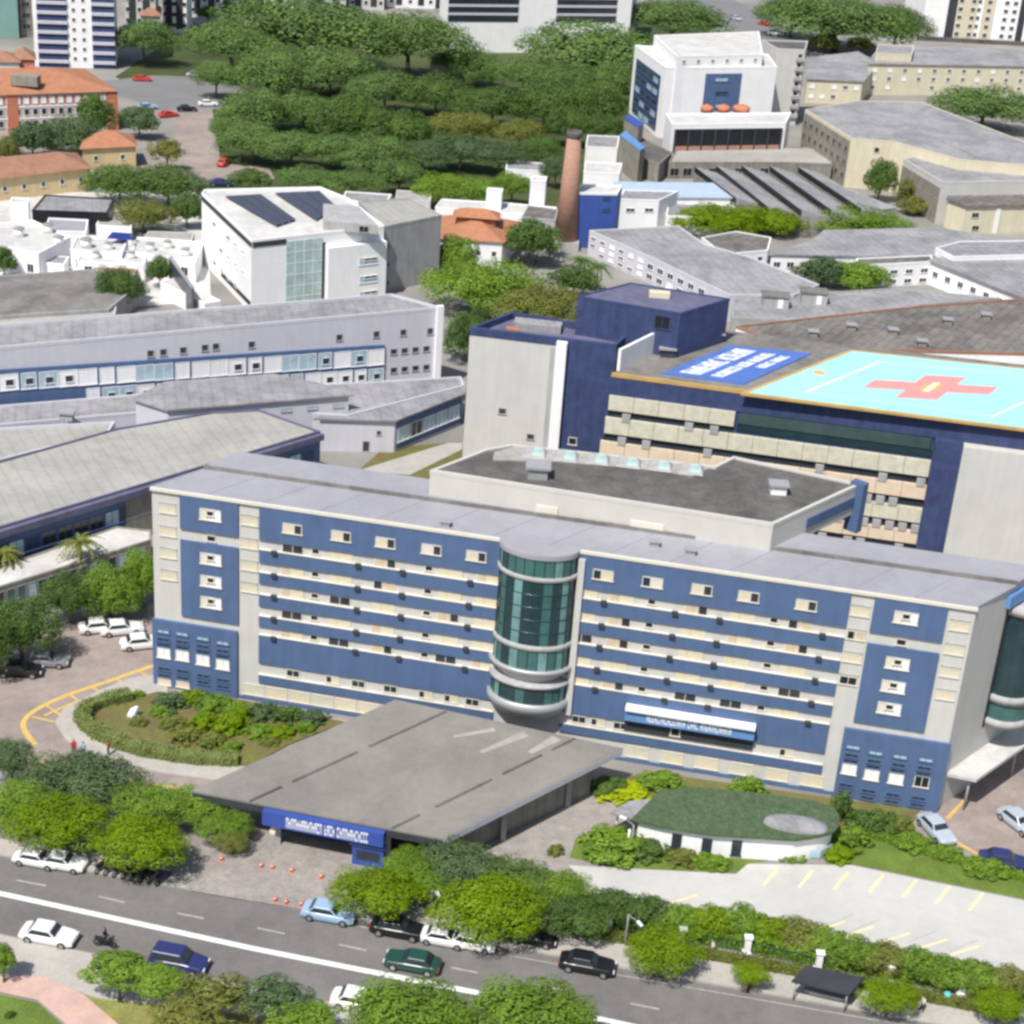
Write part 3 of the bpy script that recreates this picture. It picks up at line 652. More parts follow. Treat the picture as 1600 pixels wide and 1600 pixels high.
# ================================================================== ENTRANCE CANOPY
ZC = 4.6
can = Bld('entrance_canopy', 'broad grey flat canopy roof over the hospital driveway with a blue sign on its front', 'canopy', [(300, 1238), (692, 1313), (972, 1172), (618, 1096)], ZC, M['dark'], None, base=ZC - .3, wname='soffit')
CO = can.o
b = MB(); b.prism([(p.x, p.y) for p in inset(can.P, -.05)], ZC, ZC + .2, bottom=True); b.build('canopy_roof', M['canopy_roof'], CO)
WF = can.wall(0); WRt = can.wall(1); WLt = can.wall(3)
WF.panel('fascia', M['charcoal'], 0, WF.L, ZC - .75, ZC - .02, .05); WRt.panel('fascia', M['lavender'], 0, WRt.L, ZC - .55, ZC + .12, .08); WLt.panel('fascia', M['lavender'], 0, WLt.L, ZC - .55, ZC + .1, .08)
def on_roof(P, a, bb):    # bilinear on the canopy
    return (P[0] * (1 - a) + P[1] * a) * (1 - bb) + (P[3] * (1 - a) + P[2] * a) * bb
for a, parts in ((.235, ((0, .15), (.2, .52), (.58, .99))), (.80, ((0, .14), (.22, .52), (.58, .8), (.86, .995)))):
    for s0, s1 in parts:
        b = MB()
        q0, q1 = on_roof(can.P, a, s0), on_roof(can.P, a, s1); d = (q1 - q0).normalized(); n = Vector((-d.y, d.x, 0)) * .14
        b.prism([(p.x, p.y) for p in (q0 - n, q1 - n, q1 + n, q0 + n)], ZC + .2, ZC + .27)
        b.build('roof_joint', M['dark_roof'], CO)
b = MB()
for a0, bb0, a1, bb1, wd in ((.62, .95, .60, .72, .5), (.74, .97, .75, .80, .55), (.50, .93, .42, .80, .35)):
    q0, q1 = on_roof(can.P, a0, bb0), on_roof(can.P, a1, bb1); d = (q1 - q0).normalized(); n = Vector((-d.y, d.x, 0)) * wd
    b.face([(p.x, p.y, ZC + .206) for p in (q0 - n, q1 - n * .5, q1 + n * .5, q0 + n)])
bmesh.ops.recalc_face_normals(b.bm, faces=b.bm.faces); b.build('water_stain', mat('pale_stain', (.36, .355, .32), var=.15, sc_=.8), CO)
u0, z1 = WF.px(414, 1252); u1, _ = WF.px(603, 1294)
for u in (1.2, u0 + .5, u1 - .5, WF.L - 1.0):
    for v in (1.2, 12, 23):
        q = on_roof(can.P, min(max(u / WF.L, .05), .95), v / 30); b = MB(); b.box((q.x, q.y, (ZC - .3) / 2), (.5, .5, ZC - .3)); b.build('column', M['concrete'], CO)
sgn = MB(); WF.add(sgn, u0, u1, ZC - 1.55, ZC - .05, .1, .75); bmesh.ops.recalc_face_normals(sgn.bm, faces=sgn.bm.faces); sgo = sgn.build('sign_board', M['signblue'], CO)
strokes(WF.P(u0 + 2.3, ZC - 1.35, .75), WF.T, Vector((0, 0, 1)), WF.N, (u1 - u0) * .68, 1.1, sgo, M['letter'], 11, [14, 4, 12])
# things under the canopy: glazed lobby and kiosk
lb = MB(); q = Vector(WF.P((u0 + u1) / 2, 0, 0)) - WF.N * 9; lb.box((q.x, q.y, 1.7), (u1 - u0 - 1, 6, 3.4), rz=math.atan2(WF.T.y, WF.T.x)); lb.build('lobby', M['concrete_d'], CO)
WLb = Wall(Vector(WF.P(u0 + .5, 0, 0)) - WF.N * 6, Vector(WF.P(u1 - .5, 0, 0)) - WF.N * 6, CO, q)
for i in range(6): WLb.window(1.2 + i * (WLb.L - 2.4) / 5, 1.6, 1.5, 2.2, frame=M['steel'])
WLb2 = Wall(Vector(WF.P(WF.L - 1, 0, 0)) - WF.N * 2, Vector(WRt.P(WRt.L - 3, 0, 0)) - WRt.N * 1.2, CO, q)
WLb2.panel('side_wall', M['concrete_d'], 0, WLb2.L, 0, ZC - .4, .1)
kq = WF.P(u1 - 1.6, 0, -.6)
kt = root('ticket_kiosk', (kq[0], kq[1], .01), 'small blue kiosk with a glazed front under the right end of the blue canopy sign', 'kiosk', rz=math.atan2(WF.T.y, WF.T.x))
b = MB(); b.box((0, .3, 1.2), (3.0, 2.0, 2.4)); b.build('kiosk_body', M['signblue'], kt, loc=(0, 0, 0)); b = MB(); b.box((0, -.74, 1.35), (2.2, .06, 1.0)); b.build('pane', M['glass'], kt, loc=(0, 0, 0))
b = MB(); b.box((0, .3, 2.48), (3.4, 2.5, .14)); b.build('kiosk_roof', M['signblue_l'], kt, loc=(0, 0, 0))
pb = at(428, 1302); t = root('gate_post', (pb.x, pb.y, .13), 'pale stone post standing left of the canopy entrance', 'post')
b = MB(); b.tube((0, 0, 0), (0, 0, 1.9), .32, .26, 10); b.build('shaft', M['sill'], t, loc=(0, 0, 0)); b = MB(); b.lathe([(.42, 0), (.42, .25), (.32, .4)], n=12); b.build('footing', M['sill'], t, loc=(0, 0, 0)); b = MB(); b.lathe([(.34, 1.9), (.34, 2.0), (.01, 2.15)], n=12); b.build('cap', M['sill'], t, loc=(0, 0, 0))

# ================================================================== GUARD PAVILION
gr_px = [(998, 1281), (1036, 1242), (1085, 1237), (1190, 1247)] + bez([(1272, 1259), (1297, 1269), (1303, 1286), (1290, 1301), (1240, 1310)], 4) + [(1110, 1302), (1035, 1290)]
gp = Bld('gatehouse', 'low white rounded pavilion with a mossy green roof beside the white parking lot', 'pavilion', gr_px, 2.7, M['white'], M['greenroof'], parapet=0, over=.5)
GW = None
p0, p1 = gp.P[0], gp.P[1]
def near_wall(px, py):
    best = None
    for i in range(len(gp.P)):
        w_ = gp.wall(i)
        if w_.N.y > 0 or w_.L < .3: continue
        u, z = w_.px(px, py)
        if -.2 < u < w_.L + .2 and (best is None or w_.A.y < best[0].A.y): best = (w_, u, z)
    return best
for x, y in ((1057, 1315), (1104, 1322), (1150, 1329)):
    r_ = near_wall(x, y)
    if r_: r_[0].window(r_[1], 1.2, .95, 1.7, frame=M['charcoal'], pane=M['glass'])
c = at(1243, 1290, 2.95); b = MB(); b.lathe([(3.1, 0), (2.9, .45), (1.6, .6), (.01, .66)], n=24)
for v in b.bm.verts: v.co.y *= .42
bmesh.ops.rotate(b.bm, verts=b.bm.verts, cent=(0, 0, 0), matrix=Matrix.Rotation(-.1, 3, 'Z')); bmesh.ops.translate(b.bm, verts=b.bm.verts, vec=c); bmesh.ops.recalc_face_normals(b.bm, faces=b.bm.faces)
b.build('roof_dome', M['lav_roof'], gp.o)
b = MB(); q = [at(x, y, 2.6) for x, y in ((952, 1270), (985, 1252), (1025, 1250), (1012, 1286))]; b.prism([(p.x, p.y) for p in q], 2.45, 2.68, bottom=True); b.build('porch_roof', M['lav_roof'], gp.o)
b = MB(); q = at(980, 1330); b.tube((q.x, q.y, 0), (q.x, q.y, 2.5), .12); q = at(962, 1300); b.tube((q.x, q.y, 0), (q.x, q.y, 2.5), .12); b.build('porch_post', M['white'], gp.o)

# ================================================================== PARKING CANOPY RIGHT, BUS SHELTER
pc = Bld('parking_canopy', 'low white flat canopy beside the right end of the hospital over a driveway', 'canopy', [(1467, 1206), (1526, 1218), (1620, 1152), (1720, 1060), (1650, 1055), (1560, 1135)], 4.3, M['white_roof'], None, base=3.95, wname='canopy_roof')
for x, y in ((1516, 1210), (1590, 1160), (1570, 1142)):
    q = at(x, y + 5, 3.9); b = MB(); b.tube((q.x, q.y, 0), (q.x, q.y, 3.96), .13); b.build('column', M['steel'], pc.o)
for i, (x, y) in enumerate(((1480, 1188), (1520, 1160))):
    pass
fz1 = [at(x, y) for x, y in ((1462, 1205), (1600, 1110))]
bs = Bld('bus_shelter', 'dark flat roofed bus shelter on the pavement beside the avenue', 'bus shelter', [(1237, 1532), (1328, 1553), (1350, 1527), (1260, 1508)], 2.3, M['charcoal'], None, base=2.08, wname='shelter_roof')
bw = bs.wall(2)
bw.panel('back_wall', M['glass'], .2, bw.L - .2, .25, 2.08, -.15, -.25)
for i, a in enumerate(((.06, .1), (.94, .1), (.06, .9), (.94, .9))):
    q = on_roof(bs.P, *a); b = MB(); b.tube((q.x, q.y, .13), (q.x, q.y, 2.09), .07); b.build('post', M['steel'], bs.o)
q = on_roof(bs.P, .5, .6); b = MB(); b.box((q.x, q.y, .5), (3.6, .45, .12), rz=math.atan2((bs.P[1] - bs.P[0]).y, (bs.P[1] - bs.P[0]).x)); b.box((q.x, q.y, .28), (2.9, .25, .36), rz=math.atan2((bs.P[1] - bs.P[0]).y, (bs.P[1] - bs.P[0]).x)); b.build('bench', M['steel'], bs.o)
# ================================================================== HELIPAD BUILDING
ZB = 25.0
hb = Bld('helipad_building', 'navy and cream block behind the main hospital carrying a cyan rooftop helipad', 'hospital block', [(957, 588), (1586, 671), (1760, 694), (1760, 588), (1586, 572), (1325, 543), (1120, 518), (1052, 522)], ZB, M['navy'], M['grey_roof'], parapet=0, over=.15)
HO = hb.o
fA, fB = at(957, 588, ZB), at(1586, 671, ZB)
HW = Wall(fA, fB, HO, hb.c)
zB = lambda x, y: HW.px(x, y)[1]; uB = lambda x, y: HW.px(x, y)[0]
HW.panel('gold_edge', M['gold'], -.1, HW.L + 18, ZB + .02, ZB + .5, .25)
HW.panel('frieze', M['navy'], -.1, HW.L + 18, ZB - 2.3, ZB + .0, .18)
for i, (tl, tr, bl, m, k) in enumerate([((953, 616), (1150, 643), (950, 638), 'louver', 0), ((947, 650), (1456, 713), (943, 674), 'louver', 1), ((939, 687), (1452, 752), (935, 708), 'peach', 1), ((932, 722), (1447, 787), (930, 744), 'louver', 1), ((928, 757), (1440, 825), (926, 776), 'peach', 1), ((924, 790), (1436, 858), (922, 808), 'louver', 1)]):
    u0, z1 = HW.px(*tl); u1 = uB(*tr); z0 = HW.px(*bl)[1]
    HW.panel('window_band', M['glass'], u0, u1, z0 - 2.0, z0, .06)
    n = 5 if k == 0 else 13
    for j in range(n):
        a = u0 + (u1 - u0) * j / n; c = u0 + (u1 - u0) * (j + 1) / n - .05
        HW.panel('louvre_panel', M[m], a, c, z0, z1, .45)
    for j in range(n * 2):
        a = u0 + (u1 - u0) * (j + .5) / (n * 2)
        if random.random() < .35: HW.panel('air_conditioner', M['concrete'], a - .5, a + .5, z0 - 1.3, z0 - .3, .55)
HW.rect('teal_clerestory', mat('grey_teal_glass', (.055, .09, .09), rough=.25, var=.2), (1156, 644), (1456, 684), (1150, 660), .3)
HW.rect('window_band', M['glass_dark'], (1152, 661), (1456, 701), (1150, 672), .2)
u0 = uB(1462, 680); u1 = uB(1506, 686); HW.panel('navy_pier', M['navy'], u0, u1, 0, ZB - 2.2, 1.2)
HW.panel('end_tower', M['cream'], u1, u1 + 22, 0, ZB - 2.4, 1.6)
# helipad
def slab(name, px, z, th, m, owner): 
    b = MB(); P = [at(x, y, z) for x, y in px]; b.prism([(p.x, p.y) for p in P], z - th, z, bottom=True); return b.build(name, m, owner)
hpx = [(1157, 614), (1586, 669), (1764, 692), (1764, 590), (1586, 573), (1328, 546)]
slab('gold_border', hpx, ZB + .55, .3, M['gold'], HO)
HP = inset([at(x, y, ZB + .6) for x, y in hpx], .55); b = MB(); b.prism([(p.x, p.y) for p in HP], ZB + .4, ZB + .62); b.build('helipad_deck', M['cyan'], HO)
zd = ZB + .62
c0 = at(1455, 605, zd); ex = (at(1555, 611, zd) - at(1360, 600, zd)); ey = (at(1478, 588, zd) - at(1432, 623, zd))
def mark(name, quads, m, dz):
    b = MB()
    for q in quads: b.face([(p.x, p.y, zd + dz) for p in q])
    bmesh.ops.recalc_face_normals(b.bm, faces=b.bm.faces)
    for f in b.bm.faces:
        if f.normal.z < 0: f.normal_flip()
    return b.build(name, m, HO)
def rq(a0, a1, b0, b1): return [c0 + ex * a + ey * bb for a, bb in ((a0, b0), (a1, b0), (a1, b1), (a0, b1))]
mark('red_cross', [rq(-.5, .5, -.17, .17)], M['pinkred'], .006); mark('red_cross', [rq(-.165, .165, -.5, -.17), rq(-.165, .165, .17, .5)], M['pinkred'], .006)
mark('centre_emblem', [rq(-.07, .07, -.12, .12)], M['orange_dot'], .012); mark('centre_emblem', [rq(-.03, .03, -.2, .2)], M['palegold'], .018)
def ln(a, b_, wd):
    p, q = at(*a, zd), at(*b_, zd); d = (q - p).normalized(); n = Vector((-d.y, d.x, 0)) * wd; return [p - n, q - n, q + n, p + n]
mark('deck_line', [ln((1258, 613), (1375, 565), .16), ln((1548, 652), (1600, 628), .16), ln((1262, 613), (1548, 650), .06), ln((1376, 565), (1586, 585), .06)], M['palegold'], .006)
b = MB(); q = at(1280, 582, zd + .006); b.lathe([(.01, zd + .007), (.75, zd + .006)], n=16, center=(q.x, q.y)); b.build('deck_spot', M['orange_dot'], HO)
# rooftop sign
spx = [(1034, 583), (1162, 600), (1268, 552), (1142, 539)]
slab('roof_sign', spx, ZB + .38, .2, M['roofsign'], HO)
SP = [at(x, y, ZB + .38) for x, y in spx]; V1 = (SP[3] - SP[0]); U1 = (SP[1] - SP[0])
sgo = HO
def sline(a, l0, l1, hgt, seed, words):
    st = SP[0] + U1 * a + V1 * l0
    strokes(st, V1.normalized(), -U1.normalized(), Vector((0, 0, 1)), V1.length * (l1 - l0), U1.length * hgt, HO, M['letter'], seed, words)
sline(.40, .08, .92, .26, 3, [9, 7]); sline(.66, .10, .90, .15, 4, [10, 5, 9]); sline(.86, .48, .88, .12, 6, [6, 6])
# cream tower, navy stair tower, navy machine block
ZT = 26.0
twpx = [(734, 522), (962, 550), (985, 528), (800, 497)]
tw = Bld('tower', '', '', twpx, ZT, M['cream'], M['navy_roof'], owner=HO, wname='tower_wall', rname='tower_roof', parapet=.9, pmat=M['navy'], pw=.4)
TW = tw.wall(0)
ua, ub, uc2 = TW.px(868, 540)[0], TW.px(873, 540)[0], TW.px(887, 540)[0]
TW.panel('grey_slot', M['concrete'], ua - .6, ua, 0, ZT - .4, .05)  # narrow strip of grey concrete beside the white fin
TW.panel('white_fin', M['white'], ua + .2, uc2, 0, ZT + .6, .9)
TW.panel('navy_wall', M['navy'], uc2, TW.L + .1, 0, ZT + .95, .2)
for x, y in ((785, 642), (829, 682)):
    u, z = TW.px(x, y); TW.window(u, z, 1.0, .8, frame=M['concrete'], pane=M['charcoal'])
u, z = TW.px(895, 688); TW.window(u, z, 1.1, 1.0, pane=M['dark'], d=.2)
t2 = at(840, 515, ZT); b = MB(); b.box((t2.x, t2.y, ZT + .5), (6, 2.2, 1.0), rz=-.1); b.build('plant_unit', M['lav_roof'], HO)
b = MB(); t2 = at(800, 522, ZT); b.box((t2.x, t2.y, ZT + .4), (1.5, 1.2, .8)); b.build('plant_unit', M['orange_roof'], HO)
ZN = 31.0
nb = Bld('machine_block', '', '', [(903, 464), (1063, 491), (1140, 468), (985, 443)], ZN, M['navy'], M['navy_roof'], owner=HO, wname='machine_block_wall', rname='machine_block_roof', base=0, parapet=.15)
NW = nb.wall(0)
u, z = NW.px(1035, 500); NW.window(u, z - .3, 2.0, 1.7, frame=M['navy'], pane=M['dark'])
q = at(1030, 464, ZN); b = MB(); b.box((q.x, q.y, ZN + .35), (2.6, 1.2, .7)); b.build('roof_hatch', M['shutter'], HO)
# white upstand walls on the roof left of the sign
UW = Wall(at(962, 584, ZB), at(1052, 538, ZB), HO, at(1150, 600, ZB)); UW.panel('white_upstand', M['white'], .5, UW.L, ZB, ZB + 3.0, .2, -.2)
UW2 = Wall(at(1052, 538, ZB), at(1062, 541, ZB), HO, at(1040, 500, ZB)); UW2.panel('white_upstand', M['white'], -.3, UW2.L + 1.5, ZB, ZB + 3.6, .25, -.2)
for x, y, lab in ((1042, 556, 'dark round vent on the beige roof left of the blue roof sign'), (1118, 532, 'dark domed fan unit behind the blue roof sign')): roof_vent(x, y, ZB + .25, lab, 1.7, 'charcoal')

# ================================================================== LONG WHITE WARD (left)
ZW = 13.0
wd = Bld('ward_building', 'long pale lavender ward with blue window bands crossing the left of the picture', 'hospital block', [(-140, 558), (690, 483), (612, 462), (-140, 521)], ZW, M['lavender'], M['lav_roof'], parapet=.35)
WW = wd.wall(0); WO = wd.o
ub0, zt1 = WW.px(-100, 590); ub1, _ = WW.px(600, 540)
zf = lambda x, y: WW.px(x, y)[1]
def wline(p, q):
    (ua_, za_), (ub_, zb_) = WW.px(*p), WW.px(*q); return lambda u: za_ + (zb_ - za_) * (u - ua_) / (ub_ - ua_)
ft, fb = wline((0, 577), (600, 538)), wline((0, 640), (600, 600))
b = MB(); b.hexa([WW.P(ub0, fb(ub0), .3), WW.P(ub1, fb(ub1), .3), WW.P(ub1, fb(ub1), -.05), WW.P(ub0, fb(ub0), -.05), WW.P(ub0, ft(ub0), .3), WW.P(ub1, ft(ub1), .3), WW.P(ub1, ft(ub1), -.05), WW.P(ub0, ft(ub0), -.05)])
bmesh.ops.recalc_face_normals(b.bm, faces=b.bm.faces); b.build('blue_frame', M['blue'], WO)
ubl = WW.px(130, 600)[0]
for j, (l0, l1) in enumerate(((wline((0, 584), (600, 544)), wline((0, 609), (600, 568))), (wline((130, 606), (600, 574)), wline((130, 634), (600, 596))))):
    us = ub0 if j == 0 else ubl; n = 24 if j == 0 else 18
    for i in range(n):
        u = us + (ub1 - us) * (i + .5) / n; wdt = (ub1 - us) / n; z1, z0 = l0(u), l1(u)
        WW.window(u, (z0 + z1) / 2, wdt - (.6 if i % 4 == 0 else .06), z1 - z0, frame=M['white'], pane=random.choice([M['glass_pale'], M['white'], M['white']]), d=.3)
        if random.random() < .7: WW.window(u + .1, (z0 + z1) / 2 - .05, wdt * .42, (z1 - z0) * .42, frame=M['white'], pane=M['glass'], name='opening_sash', d=.37, kind='thin')
ubk = WW.px(-20, 620)[0]; WW.panel('lavender_base', M['lavender'], 0, ubl - .3, 0, fb(ubl) + .35, .42)
for x, y in ((235, 552), (255, 550), (286, 547), (320, 543), (337, 541), (393, 538), (530, 527), (588, 522), (630, 519), (672, 517)):
    u, z = WW.px(x, y); WW.window(u, z, 1.0, 1.0, frame=M['concrete'], pane=M['charcoal'], name='small_window')
for yy in (549, 578):
    for i in range(4): u, z = WW.px(615 + i * 17, yy - i * 1.5); WW.window(u, z, 1.1, .9, frame=M['concrete'], pane=M['glass'], name='small_window')
for i in range(6): u, z = WW.px(5 + i * 18, 632 - i * 2); WW.window(u, z, 1.1, .8, frame=M['concrete'], pane=M['glass'], name='small_window')
WW.panel('white_end_fin', M['white'], WW.L - .9, WW.L + .1, 0, ZW + .7, .7)
# middle low wings
e1 = Bld('clerestory_wing', 'low pale building with a grey hipped roof in front of the long lavender ward', 'low wing', [(-60, 670), (215, 646), (330, 640), (545, 650), (725, 604), (720, 590), (545, 600), (250, 615), (-60, 640)], 5.2, M['lavender'], M['lav_roof'], parapet=.2)
e1b = Bld('raised_roof', '', '', [(212, 625), (262, 641), (545, 618), (500, 603), (428, 588), (260, 600)], 7.6, M['lavender'], M['lav_roof'], owner=e1.o, wname='clerestory_wall', rname='raised_roof', parapet=0, over=.4)
EW = e1b.wall(1)
for i in range(7): EW.window(1.5 + i * (EW.L - 3) / 6, 6.2, 1.5, .5, frame=M['concrete'], pane=M['glass_pale'], kind='thin')
e2 = Bld('link_wing', 'small pale end wing with a glazed blue side left of the cream tower', 'low wing', [(500, 655), (617, 657), (722, 616), (722, 598), (545, 640)], 4.9, M['lavender'], M['lav_roof'], parapet=0, over=.5)
E2 = e2.wall(1)
E2.panel('blue_band', M['blue'], .3, E2.L, .4, 4.5, .12)
for i in range(5): E2.window(1.8 + i * (E2.L - 3.6) / 4, 2.5, (E2.L - 3.6) / 4 - .3, 2.2, frame=M['white'], pane=random.choice([M['glass_pale'], M['glass']]), d=.12)
E20 = e2.wall(0); u, z = E20.px(592, 676); E20.window(u, z, .7, .7, frame=M['concrete'], pane=M['charcoal']); u, z = E20.px(572, 690); E20.window(u, .9, 1.0, 1.6, frame=M['concrete'], pane=M['charcoal'])
e3 = Bld('flat_roofed_annex', 'flat grey roofed annex at the left picture edge between the ward and the beige roof', 'annex', [(-100, 748), (60, 706), (165, 684), (180, 662), (0, 672), (-100, 680)], 5.6, M['lavender'], M['beige_roof'], parapet=.35)
roof_vent(105, 655, 6.0, 'dark clustered vent standing at the edge of the low roof below the lavender ward', 1.7, 'concrete')
# front left pavilion, long beige roof
ZD = 7.0
dd = Bld('clinic_block', 'long low clinic with a broad beige roof running diagonally at the left', 'clinic', [(-140, 868), (500, 676), (404, 642), (330, 646), (180, 672), (-140, 762)], ZD, M['lavender'], M['beige_roof'], parapet=.25, pmat=M['navy_roof'])
DW = dd.wall(0)
DW.panel('eave', M['navy_roof'], 0, DW.L + .2, ZD - .9, ZD - .05, .7)
DW.panel('blue_band', M['blue'], 0, DW.L, 2.4, ZD - .9, .1)
n = 26
for i in range(n):
    u = 1 + (DW.L - 2) * (i + .5) / n
    if 17 < i < 22: continue
    DW.window(u, 4.0, (DW.L - 2) / n - .15, 1.9, frame=M['blue'], pane=random.choice([M['glass'], M['glass'], M['glass_pale'], M['navy']]), d=.1)
uu0, uu1 = DW.px(195, 790)[0], DW.px(240, 775)[0]; DW.panel('grey_wall', M['concrete_d'], uu0, uu1, 0, ZD - .9, .22)
wr = Bld('covered_walkway', 'white flat walkway roof with dark glazed sides in front of the beige roofed clinic', 'walkway', [(-140, 962), (236, 845), (236, 830), (182, 824), (-140, 935)], 3.2, M['concrete_d'], M['white_roof'], parapet=.15)
WRW = wr.wall(0)
for i in range(22): WRW.window(1.4 + i * (WRW.L - 2.8) / 21, 1.7, (WRW.L - 2.8) / 21 - .2, 2.0, frame=M['steel'], pane=random.choice([M['glass'], M['glass_dark'], M['glass_pale'], M['glass_teal']]))

# ================================================================== WHITE OFFICE WITH SOLAR PANELS
ZO = 12.6
of = Bld('white_office', 'white office block with solar panels on its roof and a green glass corner', 'office', [(315, 304), (393, 378), (600, 355), (545, 312), (500, 294), (320, 298)], ZO, M['white'], M['white_roof'], parapet=.3)
OO = of.o; OL = of.wall(0); OF = of.wall(1)
OL.panel('dark_eave', M['charcoal'], 0, OL.L, ZO - 1.0, ZO - .1, .08)
OL.grid((335, 350), (380, 395), (335, 440), 5, 4, 1.7, .8, skip=.25, frame=M['white'], panes=[M['glass_pale'], M['greenglass'], M['white'], M['charcoal']])
OL.panel('window_band', M['dark'], 12, OL.L - .3, 1.2, 2.0, .1)
OF.panel('dark_eave', M['charcoal'], .2, OF.px(447, 380)[0], ZO - 1.0, ZO - .1, .1)
g0, g1, g2 = OF.px(447, 400)[0], OF.px(503, 400)[0], OF.px(508, 400)[0]
OF.panel('green_glass', M['greenglass'], g0, g1, 0, ZO - .6, .1); OF.panel('slot', M['charcoal'], g1, g2, 0, ZO - 1.5, .05)
OF.panel('white_volume', M['white'], g2, OF.L, 0, ZO - 2.2, 1.3)
b = MB()
for k in range(1, 6): OF.add(b, g0, g1, k * 2, k * 2 + .07, .1, .14)
for k in range(1, 4): OF.add(b, g0 + (g1 - g0) * k / 4 - .03, g0 + (g1 - g0) * k / 4 + .03, .1, ZO - .7, .1, .16)
bmesh.ops.recalc_face_normals(b.bm, faces=b.bm.faces); b.build('mullion', M['white'], OO)
for y in (404, 432, 456): u, z = OF.px(570, y); OF.window(u, z, 3.6, 1.3, frame=M['white'], pane=M['glass_pale'], d=1.3); OF.window(u + .4, z + .3, 2.6, .5, frame=M['white'], pane=M['glass'], d=1.36, kind='thin')
q0 = at(470, 345, ZO)
b = MB(); P = [at(x, y, ZO + 1.6) for x, y in ((505, 345), (590, 352), (560, 322), (505, 318))]; b.prism([(p.x, p.y) for p in P], ZO, ZO + 1.6); b.build('stair_head', M['concrete'], OO)
HWd = Wall(at(505, 345, ZO + 1.6), at(590, 352, ZO + 1.6), OO, at(540, 320, ZO)); HWd.window(HWd.L * .75, ZO + .75, 1.7, 1.1, frame=M['concrete'], pane=M['dark'])
ZG = 12.0
cb = Bld('concrete_block', '', '', [(600, 356), (690, 338), (640, 312), (560, 316)], ZG, M['concrete'], M['beige_roof'], owner=OO, wname='concrete_wall', rname='concrete_roof', parapet=.3)
CB = cb.wall(0)
for k in range(4): u, z = CB.px(606, 385 + k * 28); CB.window(u, z, .5, .5, frame=M['concrete_d'], pane=M['dark'], name='small_window')
for c, tilt in (((395, 326), 0), ((470, 318), 0)):
    pts = [[(352, 306), (408, 303), (462, 342), (432, 352)], [(430, 301), (500, 298), (526, 322), (494, 343)]][0 if c[0] == 395 else 1]
    P = [at(x, y, ZO + .5) for x, y in pts]; k = 3
    for i in range(k):
        A, B_ = P[0].lerp(P[1], i / k + .005), P[0].lerp(P[1], (i + 1) / k - .012); D, C_ = P[3].lerp(P[2], i / k + .005), P[3].lerp(P[2], (i + 1) / k - .012)
        t = root('solar_array', ((A + C_) / 2), 'row of dark blue solar panels on the %s half of the white office roof' % ('left' if c[0] == 395 else 'right'), 'solar panels', 'solar panels on the %s half of the white office roof' % ('left' if c[0] == 395 else 'right'))
        mbb = MB(); mbb.prism([(p.x, p.y) for p in (A, B_, C_, D)], ZO + .35, ZO + .5); mbb.build('panel', M['solar'], t)
        mbb = MB()
        for p in (A, B_, C_, D): mbb.tube((p.x, p.y, ZO), (p.x, p.y, ZO + .36), .06)
        mbb.build('rail', M['steel'], t)

# ================================================================== CHIMNEY, BLUE BLOCK, SHEDS
pc0 = at(883, 386); t = root('brick_chimney', pc0, 'tall tapering brick chimney with a dark crown beside the blue block', 'chimney')
b = MB(); b.tube((0, 0, 1.6), (0, 0, 22.0), 2.3, 1.35, 20); b.build('shaft', M['brick'], t, loc=(0, 0, 0))
b = MB(); b.lathe([(1.3, 21.6), (1.5, 21.8), (1.58, 22.6), (1.45, 23.0), (1.2, 23.0), (1.1, 22.2)], n=20); b.build('crown', M['dark_roof'], t, loc=(0, 0, 0))
b = MB(); b.box((0, 0, .8), (5.2, 5.0, 1.6)); b.build('plinth', M['concrete'], t, loc=(0, 0, 0))
bb_ = Bld('blue_block', 'bright blue windowed block standing right beside the brick chimney', 'building', [(898, 303), (965, 304), (972, 292), (908, 290)], 10.8, M['deepblue'], M['white_roof'], parapet=.35, pmat=M['white'])
w_ = bb_.wall(0)
for y in (310, 328, 372): u, z = w_.px(948, y); w_.window(u, z, 1.6, .7, frame=M['deepblue'], pane=M['glass'])
wl = Bld('white_annex', 'white two window annex between the blue block and the lime trees', 'annex', [(966, 312), (1030, 314), (1060, 300), (975, 298)], 6.2, M['white'], M['lav_roof'], parapet=.2)
w_ = wl.wall(0)
for x in (985, 1014): u, z = w_.px(x, 328); w_.window(u, z, 1.9, .8, frame=M['white'], pane=M['glass'])
bp_ = Bld('pale_blue_shed', 'long shed with a pale blue metal roof in front of the sawtooth sheds', 'shed', [(970, 308), (1142, 310), (1125, 288), (960, 286)], 5.0, M['white'], mat('pale_blue_metal', (.40, .50, .62), var=.08), parapet=0, over=.3)
wh = Bld('white_store', 'low white store with dark openings under the pale blue shed roof', 'store', [(1040, 338), (1130, 342), (1150, 322), (1045, 318)], 3.6, M['white'], M['lav_roof'], parapet=.2); w_ = wh.wall(0)
for x in (1060, 1085, 1110): u, z = w_.px(x, 345); w_.window(u, z, 1.6, 1.2, frame=M['concrete'], pane=M['dark'])
